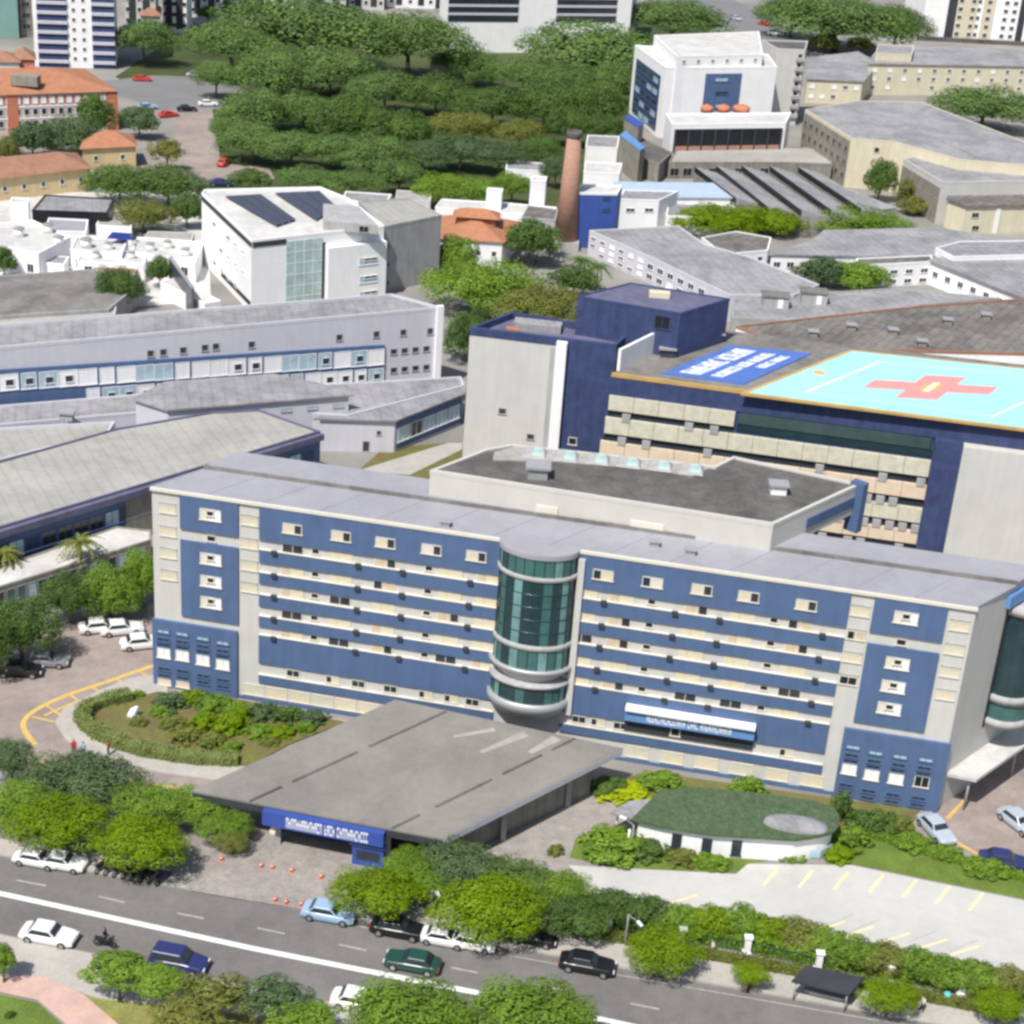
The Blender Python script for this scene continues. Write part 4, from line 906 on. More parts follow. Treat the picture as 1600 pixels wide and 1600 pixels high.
# sawtooth sheds
for i, (a, b_) in enumerate((((1085, 268), (1150, 318)), ((1118, 266), (1200, 332)), ((1158, 266), (1252, 337)), ((1202, 267), (1298, 336)), ((1246, 268), (1345, 334)))):
    wdx = 36
    P = [at(x, y, 4.6) for x, y in (a, b_, (b_[0] + wdx + 10, b_[1] + 2), (a[0] + wdx, a[1] + 1))]
    cx = sum((p for p in P), Vector()) / 4; t = root('sawtooth_shed', (cx.x, cx.y, 0), ['first', 'second', 'third', 'fourth', 'fifth'][i] + ' from the left of the five grey sawtooth roofed sheds', 'shed', 'sawtooth sheds below the white block')
    b = MB(); b.prism([(p.x, p.y) for p in P], 0, 4.4); b.build('wall', M['concrete_d'], t)
    b = MB(); b.face([(*P[0].xy, 5.7), (*P[1].xy, 5.7), (*P[2].xy, 4.45), (*P[3].xy, 4.45)]); b.face([(*P[0].xy, 4.42), (*P[3].xy, 4.42), (*P[3].xy, 4.45), (*P[0].xy, 5.7)]); b.face([(*P[1].xy, 4.42), (*P[2].xy, 4.42), (*P[2].xy, 4.45), (*P[1].xy, 5.7)])
    bmesh.ops.recalc_face_normals(b.bm, faces=b.bm.faces); b.build('roof', M['lav_roof'], t)
    b = MB(); b.face([(*P[0].xy, 4.42), (*P[1].xy, 4.42), (*P[1].xy, 5.62), (*P[0].xy, 5.62)]); b.build('clerestory', M['dark'], t)
ss = Bld('loading_shed', 'low grey roofed shed between the sawtooth sheds and the cream wing', 'shed', [(1290, 320), (1330, 335), (1400, 325), (1310, 290), (1280, 272)], 3.8, M['concrete'], M['lav_roof'], parapet=.15)

# ================================================================== ORANGE HIP HOUSE and rear roofs
def hiphouse(name, label, cat, px, z, rise, wall, roof, wins=(), group=None, ww=1.0, whh=1.1, over=.5, edge=0):
    h = Bld(name, label, cat, px, z, wall, None, group=group)
    b = MB(); gable(b, h.P, z, rise, over); b.build('roof', roof, h.o)
    for e, n, zz in wins:
        w_ = h.wall(e)
        for i in range(n): w_.window(w_.L * (i + .5) / n, zz, ww, whh, frame=M['white'], pane=M['glass'])
    return h
oh = hiphouse('tiled_house', 'orange tiled hip roofed house behind the concrete wall, with a raised ridge vent', 'house', [(688, 372), (785, 378), (812, 348), (690, 338)], 5.0, 2.8, M['white'], M['orange_roof'], [(0, 4, 2.6)])
b = MB(); q = at(745, 338, 7.6); gable(b, [(q.x - 4, q.y - 2), (q.x + 4, q.y - 2), (q.x + 4, q.y + 2), (q.x - 4, q.y + 2)], 7.9, 1.3, .5); b.prism([(q.x - 3.6, q.y - 1.8), (q.x + 3.6, q.y - 1.8), (q.x + 3.6, q.y + 1.8), (q.x - 3.6, q.y + 1.8)], 6.5, 7.9); b.build('ridge_vent', M['orange_roof'], oh.o)
for nm, lab, cat, px, z, wm, rm in (
    ('flat_annex', 'low pale flat roofed annex behind the orange house', 'annex', [(680, 325), (860, 340), (870, 325), (790, 318), (690, 312)], 4.0, 'white', 'white_roof'),
    ('water_tower', 'plain white box tank behind the orange house roof', 'tank', [(760, 300), (784, 302), (786, 296), (762, 294)], 7.5, 'white', 'white_roof'),
    ('water_tower', 'taller white square tower left of the brick chimney', 'tower', [(829, 283), (853, 284), (855, 277), (832, 276)], 9.0, 'white', 'white_roof'),
    ('grey_annex', 'grey roofed annex at the foot of the brick chimney', 'annex', [(815, 340), (868, 345), (872, 328), (825, 322)], 4.5, 'concrete', 'fibre_roof'),
    ('pale_house', 'small pale house among trees left of the orange house', 'house', [(535, 312), (600, 322), (612, 305), (540, 300)], 4.5, 'white', 'lav_roof'),
    ('pale_house', 'small beige roofed house under the trees behind the office roof', 'house', [(618, 312), (672, 316), (675, 302), (620, 298)], 4.0, 'cream', 'beige_roof'),
    ('pavilion', 'white low pavilion among park trees left of the chimney top', 'pavilion', [(790, 265), (850, 268), (852, 256), (792, 252)], 3.5, 'white', 'lav_roof'),
    ('white_shed', 'white roofed shed right of the brick chimney', 'shed', [(912, 270), (968, 272), (972, 256), (915, 254)], 5.0, 'white', 'white_roof'),
    ('white_shed', 'smaller white shed half hidden behind the chimney crown', 'shed', [(915, 230), (965, 232), (968, 214), (918, 212)], 4.5, 'white', 'lav_roof'),
    ('brick_hut', 'small pinkish roofed hut in a clearing of the grove', 'hut', [(672, 100), (702, 102), (704, 93), (676, 92)], 3.5, 'cream_warm', 'brown_roof')):
    Bld(nm, lab, cat, px, z, M[wm], M[rm], parapet=.2)
pu = at(640, 300); t = root('parasol', pu, 'turquoise parasol over a terrace near the white office roof', 'parasol')
b = MB(); b.tube((0, 0, 0), (0, 0, 3.0), .06); b.build('pole', M['steel'], t, loc=(0, 0, 0)); b = MB(); b.lathe([(2.0, 2.5), (1.0, 3.0), (.02, 3.3)], n=8, smooth=False); b.build('canopy', mat('turquoise_canvas', (.20, .60, .52)), t, loc=(0, 0, 0))

# ================================================================== TOP LEFT
ob = hiphouse('red_school', 'large salmon and white building with a broad orange tiled roof at the left', 'building', [(-120, 152), (180, 142), (130, 108), (-120, 108)], 9.0, 3.0, M['pinkwall'], M['orange_roof'])
w_ = ob.wall(0)
for k, z in enumerate((7.6, 5.0, 2.4)):
    if k == 0: w_.panel('red_band', M['redwall'], 0, w_.L, z - .9, z + .9, .06)
    if k: w_.panel('string_course', M['white'], 0, w_.L, z + 1.0, z + 1.35, .12)
    n = 22
    for i in range(n): w_.window(w_.L * (i + .5) / n, z, 1.2, 1.5, frame=M['white'], pane=M['glass'] if k else M['white'], d=.06)
for x in (20, 176): u, _ = w_.px(x, 170); w_.panel('red_pier', M['redwall'], u - 1.2, u + 1.2, 0, 9, .2)
b = MB(); q = at(40, 120, 12); b.box((q.x, q.y, 11.3), (6, 3, 2.2)); b.build('dormer', M['concrete_d'], ob.o)
def tower(name, label, px, z, wall, strips, floors=10, group=None, roof='lav_roof'):
    t = Bld(name, label, 'tower block', px, z, M[wall], M[roof], parapet=.6, group=group); w_ = t.wall(0)
    for a, c, m in strips: w_.panel('facade_strip', M[m], w_.L * a, w_.L * c, 0, z - .3, .25)
    return t, w_
# footprints from the foot of each block (ground sight lines), then straight up
def tower_g(name, label, gpx, depth, z, wall, group=None):
    A, B_ = at(*gpx[0]), at(*gpx[1]); d = (B_ - A); n = Vector((-d.y, d.x, 0)).normalized()
    if n.y < 0: n = -n
    t = Bld(name, label, 'tower block', None, z, M[wall], M['lav_roof'], pts=[A, B_, B_ + n * depth, A + n * depth], group=group)
    return t, t.wall(0)
t, w_ = tower_g('apartment_tower', 'tall white apartment tower with dark blue balcony columns behind the orange roof', ((55, 104), (181, 108)), 18, 34, 'white')
L_ = w_.L
for a, c in ((.05, .42), (.72, 1.0)):
    w_.panel('balcony_column', M['navy'], L_ * a, L_ * c, 0, 33, .15)
    for k in range(13): w_.panel('balcony_slab', M['lavender'], L_ * a, L_ * c, 1.2 + k * 2.5, 1.2 + k * 2.5 + .8, .6)
for k in range(12):
    w_.window(L_ * .5, 2.4 + k * 2.5, .9, .9, frame=M['white'], pane=M['charcoal'], kind='thin'); w_.window(L_ * .62, 2.4 + k * 2.5, .9, .9, frame=M['white'], pane=M['charcoal'], kind='thin')
t, w_ = tower_g('teal_block', 'pale teal windowless block at the top left corner', ((-60, 62), (30, 60)), 20, 30, 'white'); w_.panel('teal_cladding', mat('teal_cladding', (.24, .42, .38), var=.08), 0, w_.L, 0, 30, .2)
t, w_ = tower_g('slim_block', 'slim dark grey block between the teal block and the white tower', ((33, 58), (52, 58)), 15, 28, 'concrete_d')
for k in range(8): w_.window(w_.L / 2, 3 + k * 3, 2.2, 1.4, frame=M['concrete'], pane=M['glass'])
for i, (x, y, wdt, m, rm) in enumerate(((-30, 88, 60, 'cream', 'brown_roof'), (20, 84, 34, 'redwall', 'brown_roof'))):
    hiphouse('row_house', ['wide brown roofed house at the left edge behind the orange roof', 'narrow red walled house at the foot of the slim grey block'][i], 'house', [(x, y + 8), (x + wdt, y + 9), (x + wdt - 2, y - 2), (x + 2, y - 2)], 5, 2, M[m], M[rm], [(0, 3, 2.6)])
tl = [(196, 60, 244, 22, 'cream', 'low cream block left of the second white tower at the top'), (255, 50, 292, 30, 'white', 'bright white slab tower second from the left along the top edge'), (296, 26, 345, 30, 'lavender', 'pale grey tower at the top with two dark window columns, left of the dark one'), (348, 24, 372, 32, 'concrete_d', 'narrow dark tower at the top between two pale towers'), (376, 20, 420, 30, 'cream', 'cream tower at the top right of the narrow dark tower'), (424, 22, 480, 26, 'white', 'white tower at the top over the wide flat crowned tree'), (486, 18, 540, 28, 'lavender', 'pale tower with dark centre column at the top, left of the long white college'), (545, 14, 600, 24, 'cream', 'broad cream tower at the top just left of the long white college'), (604, 12, 680, 22, 'white', 'low broad white block at the top adjoining the long white college')]
for x0, y, x1, z, m, lab in tl:
    t, w_ = tower_g('apartment_tower', lab, ((x0, y), (x1, y + 2)), 16, z, m, 'apartment towers along the skyline'); L_ = w_.L
    for a in (.25, .7): w_.panel('window_column', M['charcoal'], L_ * a - 1, L_ * a + 1, 1, z - 1, .1)
    for k in range(int(z / 3)):
        for a in (.1, .48, .9): w_.window(L_ * a, 2.2 + 3 * k, 1.2, 1.2, frame=M['white'], pane=M['glass'], kind='thin')
hiphouse('red_roof_house', 'small red roofed house between the cream block and the white slab tower', 'house', [(220, 24), (250, 25), (250, 12), (222, 12)], 7, 2.5, M['cream'], M['brown_roof'], [(0, 2, 4)])
# long college at top centre
sc_ = Bld('college_building', 'long white college block with dark window bands at the top centre', 'college', [(690, 24), (966, 30), (985, 12), (690, 6)], 9.5, M['white'], M['lav_roof'], parapet=.6); w_ = sc_.wall(0)
w_.panel('window_band', M['glass'], w_.L * .06, w_.L * .98, 4.6, 7.6, .1)
for k in range(12): w_.panel('pier', M['navy'], w_.L * (.06 + .077 * k), w_.L * (.06 + .077 * k) + .8, 4.5, 7.7, .3)
w_.panel('ground_floor', M['concrete'], w_.L * .16, w_.L * .66, 0, 4.3, .2)
s2 = Bld('upper_block', '', '', [(690, -28), (990, -24), (1000, -50), (690, -54)], 20, M['white'], M['lav_roof'], owner=sc_.o, wname='upper_wall', rname='upper_roof'); w_ = s2.wall(0)
for a, c in ((.04, .40), (.6, .92)): w_.panel('window_band', M['glass'], w_.L * a, w_.L * c, 9.0, 18, .15)
for k in range(4):
    for a, c in ((.04, .40), (.6, .92)): w_.panel('spandrel', M['lavender'], w_.L * a, w_.L * c, 10.8 + 2.4 * k, 11.5 + 2.4 * k, .3)
# top right tower
t, w_ = tower_g('apartment_tower', 'tall white tower with cream and dark window columns at the top right corner', ((1437, 62), (1660, 74)), 22, 40, 'white'); L_ = w_.L
for a, c, m in ((.16, .22, 'charcoal'), (.22, .36, 'cream_warm'), (.40, .48, 'cream_warm'), (.655, .70, 'charcoal'), (.72, .9, 'cream_warm')): w_.panel('facade_strip', M[m], L_ * a, L_ * c, 0, 39, .2)
for k in range(10):
    for a in (.245, .33, .37, .44, .56, .62): w_.window(L_ * a, 2.6 + k * 2.7, 1.5, 1.3, frame=M['white'], pane=M['glass'], kind='thin', d=.2 if a < .36 or .4 < a < .48 else 0)
w_.panel('podium', M['dark_roof'], -1, L_ + 1, 0, 1.3, 1.5)
# ---- ochre houses left
h1 = hiphouse('ochre_house', 'long ochre house with a brown tiled hip roof at the left edge', 'house', [(-40, 283), (140, 262), (118, 240), (-40, 254)], 4.6, 2.4, M['yellowwall'], M['brown_roof'], [(0, 6, 2.4)])
h2 = hiphouse('ochre_house', 'small square ochre house with a tiled tent roof above the long ochre one', 'house', [(128, 232), (212, 228), (205, 212), (135, 214)], 4.6, 2.4, M['yellowwall'], M['orange_roof'], [(0, 2, 2.4)])
# ---- white clustered roofs
for nm, lab, cat, px, z, wm, rm in (
    ('white_house', 'white house with two dark doors at the left edge below the ochre house', 'house', [(-20, 382), (60, 398), (110, 372), (50, 345), (-20, 352)], 4.6, 'white', 'white_roof'),
    ('white_house', 'white flat roofed house in the middle of the white roof cluster', 'house', [(110, 392), (190, 398), (200, 375), (120, 370)], 4.0, 'white', 'white_roof'),
    ('white_house', 'white flat roofed house with a row of dark openings beside the blue tarpaulin', 'house', [(120, 410), (225, 415), (230, 395), (128, 392)], 3.2, 'white', 'white_roof'),
    ('white_house', 'bright white low building touching the left wall of the white office', 'house', [(205, 395), (305, 412), (318, 380), (215, 372)], 3.6, 'white', 'white_roof'),
    ('water_tower', 'white upright water tank at the left edge below the ochre house', 'tank', [(16, 318), (44, 319), (46, 311), (18, 310)], 7.5, 'white', 'white_roof'),
    ('curved_shed', 'grey roofed open shed under the ochre house', 'shed', [(50, 330), (168, 334), (178, 312), (70, 306)], 4.2, 'dark', 'lav_roof'),
    ('pale_shed', 'pale blue roofed shed in the white roof cluster', 'shed', [(70, 362), (135, 364), (138, 345), (76, 342)], 3.6, 'white', 'metal_roof'),
    ('grey_hall', 'wide grey flat roofed hall above the lavender ward at the left', 'hall', [(-100, 502), (170, 485), (225, 440), (150, 422), (-100, 440)], 3.4, 'concrete', 'grey_roof'),
    ('low_store', 'narrow pale roofed store in front of the grey hall', 'store', [(-60, 512), (180, 492), (182, 478), (-60, 494)], 3.0, 'cream', 'beige_roof'),
    ('white_ramp', 'long white ramp roof running toward the office foot', 'ramp', [(250, 442), (320, 476), (345, 472), (275, 436)], 2.6, 'white', 'white_roof')):
    h = Bld(nm, lab, cat, px, z, M[wm], M[rm], parapet=.25)
    if nm == 'white_house':
        w_ = h.wall(0)
        for i in range(3): w_.window(w_.L * (i + .5) / 3, 1.9, 1.4, 1.6, frame=M['white'], pane=M['dark'])
tkm = MB(); tkm.lathe([(.01, 0), (.62, 0), (.7, 1.0), (.01, 1.02)], n=12); TKB = tkm.mesh('tank_body', M['white']); tkm = MB(); tkm.lathe([(.74, .98), (.66, 1.14), (.01, 1.2)], n=12); TKL = tkm.mesh('lid', M['lav_roof'])
for i, (x, y, z) in enumerate(((30, 368, 4.8), (75, 362, 4.8), (92, 380, 4.8), (135, 385, 4.2), (170, 388, 4.2), (235, 390, 3.8), (262, 386, 3.8), (290, 398, 3.8), (205, 402, 3.4), (150, 402, 3.4))):
    p = at(x, y, z); t = root('water_tank', (p.x, p.y, z - .15), 'small round white water tank on the low white roofs left of the white office', 'tank', 'water tanks on the low white roofs'); t.scale = (random.uniform(.8, 1.5),) * 3
    link('tank_body', TKB, t, (0, 0, 0)); link('lid', TKL, t, (0, 0, 0))
for i, (nm, px_, wm, rm) in enumerate((('lean_to', [(45, 408), (100, 414), (108, 402), (55, 398)], 'white', 'lav_roof'), ('lean_to', [(140, 428), (210, 430), (214, 420), (146, 418)], 'cream', 'brown_roof'), ('lean_to', [(225, 372), (300, 376), (304, 364), (232, 362)], 'cream', 'beige_roof'), ('lean_to', [(150, 352), (205, 356), (208, 342), (156, 340)], 'white', 'beige_roof'))):
    Bld(nm, ['small grey topped lean-to in front of the white house at the left edge', 'brown roofed lean-to behind the grey hall', 'beige roofed lean-to behind the bright white low building', 'beige roofed lean-to right of the pale blue roofed shed'][i], 'lean-to', px_, 2.6, M[wm], M[rm], parapet=.12)
ns = Bld('noise_screen', 'slanting blue grey screen wall left of the white office', 'screen', [(264, 404), (300, 452), (303, 450), (268, 402)], 5.2, M['solar'], M['steel'], parapet=0)
q = at(190, 378, 4.1); t = root('tarpaulin', (q.x, q.y, 4.1), 'bright blue tarpaulin tent on the white roofs', 'tarpaulin')
b = MB(); b.face([(-2.4, -1.5, .9), (2.4, -1.5, .9), (1.6, .2, 1.7), (-1.6, .2, 1.7)]); b.face([(-2.4, 1.8, .9), (2.4, 1.8, .9), (1.6, .2, 1.7), (-1.6, .2, 1.7)]); bmesh.ops.solidify(b.bm, geom=b.bm.faces, thickness=.04); b.build('sheet', M['signblue'], t, loc=(0, 0, 0))
b = MB(); [b.tube((x, y, -.3), (x, y, .95), .05) for x in (-2.3, 2.3) for y in (-1.4, 1.7)]; b.build('pole', M['steel'], t, loc=(0, 0, 0))

# ================================================================== WHITE BLOCK WITH BLUE PANEL (top right of centre)
ow = Bld('white_block', 'tall white block with a blue central panel and blue glass flank at the upper right', 'hospital block', [(1040, 107), (1214, 106), (1200, 86), (992, 72)], 17.0, M['white'], M['white_roof'], parapet=.3); w_ = ow.wall(0)
u0, z1 = w_.px(1103, 115); u1, z0 = w_.px(1152, 172); w_.panel('blue_panel', M['blue'], u0, u1, z0, z1, .2)
for y in (124, 145, 165): u, z = w_.px(1127, y); w_.window(u, z, 3.6, .9, frame=M['blue'], pane=M['glass_pale'] if y != 145 else M['glass'], d=.2)
up = Bld('upper_block', '', '', [(1058, 89), (1192, 86), (1186, 50), (1022, 56)], 19.8, M['white'], M['white_roof'], owner=ow.o, wname='upper_wall', rname='upper_roof', parapet=.2)
wu = up.wall(0)
for i in range(6): wu.window(wu.L * (i + .5) / 6, 18.6, 1.0, .8, frame=M['white'], pane=M['concrete_d'], kind='thin')
wl_ = ow.wall(3)
if wl_.N.x > 0 or wl_.L < 5: wl_ = ow.wall(2)
for i in (2, 3): pass
WLF = Wall(at(992, 72, 17), at(1040, 107, 17), ow.o, ow.c); WLF.panel('blue_glass', M['navy'], 3, WLF.L - 3, 1, 14.5, .15)
WLF.grid((1000, 105), (1026, 125), (1000, 178), 4, 5, 4.2, 1.5, frame=M['blue'], panes=[M['glass'], M['glass_pale'], M['glass_dark']], d=.15)
po = Bld('podium', '', '', [(1050, 196), (1228, 194), (1236, 178), (1040, 180)], 9.5, M['white'], M['white_roof'], owner=ow.o, wname='podium_wall', rname='podium_roof', parapet=.4)
wp = po.wall(0); wp.panel('dark_gallery', M['dark'], 1, wp.L - 1, 3.2, 8.6, .05); wp.panel('sunbreak', M['brick'], 1, wp.L - 1, 3.0, 4.6, .3)
for k in range(9): wp.panel('post', M['charcoal'], 1 + (wp.L - 2) * k / 8 - .2, 1 + (wp.L - 2) * k / 8 + .2, 3.2, 8.6, .35)
for x, lab in ((1104, 'first'), (1130, 'middle'), (1158, 'last and largest')):
    q = at(x, 175, 9.55); t = root('water_tank', (q.x, q.y, 9.55), lab + ' of the three red tanks on the white podium roof', 'tank', 'red tanks on the podium roof'); s_ = 1.5 if x > 1150 else 1.1
    b = MB(); b.lathe([(.01, 0), (1.3 * s_, 0), (1.4 * s_, 1.2), (1.1 * s_, 1.5), (.01, 1.6)], n=14); b.build('tank_body', M['redwall'], t, loc=(0, 0, 0)); b = MB(); b.lathe([(.5, 1.5), (.5, 1.8), (.01, 1.9)], n=10); b.build('lid', M['redwall'], t, loc=(0, 0, 0))
lo = Bld('forecourt_block', 'low grey beige block with dark openings in front of the white podium', 'building', [(1045, 255), (1225, 255), (1300, 258), (1290, 232), (1060, 228)], 3.6, M['concrete_d'], M['beige_roof'], parapet=.3); w_ = lo.wall(0)
for i in range(9): w_.window(w_.L * (i + .5) / 9, 1.6, 2.2, 1.8, frame=M['concrete'], pane=M['dark'])
ct = Bld('cream_tower', 'cream tower with small balconies attached right of the white block', 'tower', [(1214, 78), (1258, 80), (1262, 66), (1190, 64)], 19.0, M['cream'], M['dark_roof'], parapet=.4); w_ = ct.wall(0)
for k in range(7): w_.panel('balcony', M['concrete'], w_.L * .72, w_.L * 1.02, 2 + k * 2.4, 2.8 + k * 2.4, .6); w_.window(w_.L * .85, 3.4 + k * 2.4, 1.2, 1.0, frame=M['cream'], pane=M['dark'])
for (pts, m, z, lab) in (([(968, 212), (1000, 236), (1008, 232), (978, 206)], 'signblue_l', 7.5, 'bright blue pitched chute roof at the foot of the white block'), ([(975, 186), (998, 200), (1006, 194), (985, 180)], 'signblue', 8, 'upper blue cover beside the blue glass flank')):
    Bld('blue_cover', lab, 'cover', pts, z, M['concrete_d'], M[m], parapet=0)
Bld('grey_store', 'dark grey weathered store at the foot of the blue glass flank', 'store', [(972, 236), (1030, 258), (1050, 240), (1000, 215)], 4.2, M['concrete_d'], M['dark_roof'], parapet=.3)

# ================================================================== CREAM BLOCKS RIGHT
def rows(w_, n, zs, ww=1.2, hh=1.1, skip=0, fr='white'):
    for z in zs:
        for i in range(n):
            if random.random() < skip: continue
            w_.window(w_.L * (i + .5) / n, z, ww, hh, frame=M[fr], pane=random.choice([M['glass'], M['charcoal'], M['white'] if skip else M['glass']]))
p1 = Bld('cream_school', 'long cream three storey block with rows of small windows below the top right tower', 'institution', [(1357, 100), (1720, 106), (1720, 82), (1430, 74), (1368, 84)], 8.6, M['cream_warm'], M['lav_roof'], parapet=0, over=.4); rows(p1.wall(0), 16, (7.0, 4.6, 2.2), 1.3, 1.1, .1)
p1b = Bld('cream_wing', 'lower cream wing with grey roof adjoining the right of the cream tower', 'wing', [(1262, 124), (1348, 128), (1372, 100), (1340, 82), (1262, 92)], 6.4, M['cream_warm'], M['lav_roof'], parapet=0, over=.4); rows(p1b.wall(0), 5, (4.7, 2.0), 1.4, 1.1, .3)
Bld('roof_house', 'small cream rooftop house on the cream three storey block', 'roof house', [(1368, 84), (1425, 86), (1428, 72), (1372, 70)], 10.8, M['cream_warm'], M['lav_roof'], parapet=.2, base=8.8)
p2 = Bld('long_cream_block', 'big cream block with a broad grey roof and a bright cream gable end at right', 'institution', [(1258, 172), (1330, 217), (1396, 222), (1500, 250), (1640, 262), (1600, 222), (1440, 160), (1340, 158)], 11.2, M['cream_warm'], M['lav_roof'], parapet=.15)
w_ = p2.wall(0); w_.panel('weathered_face', M['concrete_d'], 0, w_.L - .3, 0, 10.6, .1)
for z in (8.5, 5.5, 2.5):
    for i in range(8): w_.window(w_.L * (i + .5) / 8, z, 1.6, 1.2, frame=M['concrete_d'], pane=M['glass'], d=.1)
w_ = p2.wall(1); u, z = w_.px(1370, 234); w_.window(u, z, 1.2, 1.1, frame=M['cream'], pane=M['dark'])
p3 = Bld('beige_block', 'beige block with a flat grey roof to the right of the dark courtyard tree', 'institution', [(1412, 250), (1472, 286), (1640, 284), (1640, 258), (1440, 245)], 9.0, M['cream'], M['lav_roof'], parapet=.3)
w_ = p3.wall(0); w_.panel('weathered_face', M['concrete_d'], 0, w_.L - .3, 0, 7.8, .1); rows(w_, 7, (6.0, 3.0), 1.2, 1.2, 0, 'concrete')
p4 = Bld('yellow_cream_house', 'cream house with a grey hipped roof and two small dark windows at the right edge', 'house', [(1482, 312), (1510, 322), (1680, 320), (1680, 298), (1490, 300)], 6.0, M['cream_warm'], M['fibre_roof'], parapet=0, over=.5)
w_ = p4.wall(1)
for y in (336, 356): u, z = w_.px(1524, y); w_.window(u, z, 1.7, 1.1, frame=M['cream'], pane=M['dark'])
u, _ = w_.px(1558, 340); w_.panel('white_pilaster', M['white'], u - .5, u + .5, 0, 5.6, .15)

# ================================================================== GREY ROOFS MID RIGHT
r1 = Bld('grid_block', 'long grey roofed block with a gridded pale side wall behind the navy tower', 'institution', [(921, 361), (1010, 400), (1140, 462), (1240, 462), (1280, 446), (1170, 402), (1100, 382), (1060, 354)], 4.8, M['lavender'], M['lav_roof'], parapet=.2)
rows(r1.wall(0), 6, (3.6, 2.3, 1.0), 1.5, .7, .1, 'white'); rows(r1.wall(1), 8, (3.2, 1.3), 1.8, 1.1, .1, 'white')
r2 = Bld('white_cottage', 'small white house with dark windows between lime trees and the grey roofs', 'house', [(1096, 372), (1130, 398), (1200, 392), (1205, 372), (1150, 362)], 4.2, M['white'], M['fibre_roof'], parapet=.15); rows(r2.wall(1), 3, (2.8, 1.2), 1.2, .9, .1)
r3 = Bld('long_grey_roof', 'long low building with a pitched grey fibre roof under the clipped lime trees', 'institution', [(1205, 399), (1455, 402), (1500, 392), (1590, 378), (1465, 358), (1290, 362), (1270, 378)], 4.0, M['white'], M['lav_roof'], parapet=0, over=.4); rows(r3.wall(0), 12, (2.2,), 1.5, 1.2)
r4 = Bld('white_wing', 'white walled flat roofed wing at the right edge above the courtyard', 'wing', [(1462, 388), (1490, 402), (1640, 398), (1640, 376), (1500, 378)], 5.6, M['white'], M['lav_roof'], parapet=.15)
r5 = Bld('courtyard_wing', 'white courtyard wing with a row of dark windows along its slanting side', 'wing', [(1455, 408), (1640, 482), (1720, 440), (1640, 400), (1500, 398)], 4.6, M['white'], M['lav_roof'], parapet=0, over=.5); rows(r5.wall(0), 9, (2.4,), 1.4, 1.2)
r5b = Bld('courtyard_wing', 'white courtyard wing with two big dark windows behind the courtyard trees', 'wing', [(1338, 416), (1458, 410), (1455, 400), (1338, 405)], 4.4, M['white'], M['fibre_roof'], parapet=.2); rows(r5b.wall(0), 5, (2.9, 1.0), 1.7, .9)
r6 = Bld('rusty_gutter_block', 'broad weathered grey roof with rusty gutters right behind the helipad', 'institution', [(1150, 512), (1240, 545), (1800, 560), (1800, 462), (1586, 470), (1420, 482)], 5.6, M['white'], M['fibre_roof'], parapet=.35, pmat=M['brown_roof'])
r6b = Bld('weathered_block', 'weathered grey roofed block between the navy machine block and the courtyard', 'institution', [(1144, 498), (1290, 505), (1440, 478), (1560, 468), (1400, 452), (1250, 462), (1146, 468)], 4.4, M['concrete'], M['lav_roof'], parapet=.3)
for i, (x, y) in enumerate(((1210, 478), (1270, 472))):
    P = at(x, y, 4.4); t = root('roof_house', (P.x, P.y, 4.4), ['left', 'right'][i] + ' of two small concrete roof huts right of the navy machine block', 'roof hut')
    b = MB(); b.box((0, 0, 1.0), (4.5, 3, 2.0)); b.build('wall', M['concrete'], t, loc=(0, 0, 0)); b = MB(); b.box((0, 0, 2.1), (4.9, 3.4, .2)); b.build('roof', M['grey_roof'], t, loc=(0, 0, 0)); b = MB(); b.box((.8, -1.52, .9), (.9, .06, 1.6)); b.build('door', M['white'], t, loc=(0, 0, 0))
for i, (x, y) in enumerate(((1330, 515), (1395, 522), (1480, 506), (1540, 498), (1270, 525), (1440, 540))):
    roof_vent(x, y, 5.65, 'dark roof vent on the rusty guttered roof, ' + ['over the helipad left corner', 'second over the helipad', 'above the red cross', 'nearest the right edge', 'leftmost', 'in front near the helipad edge'][i], 1.4, 'concrete_d')
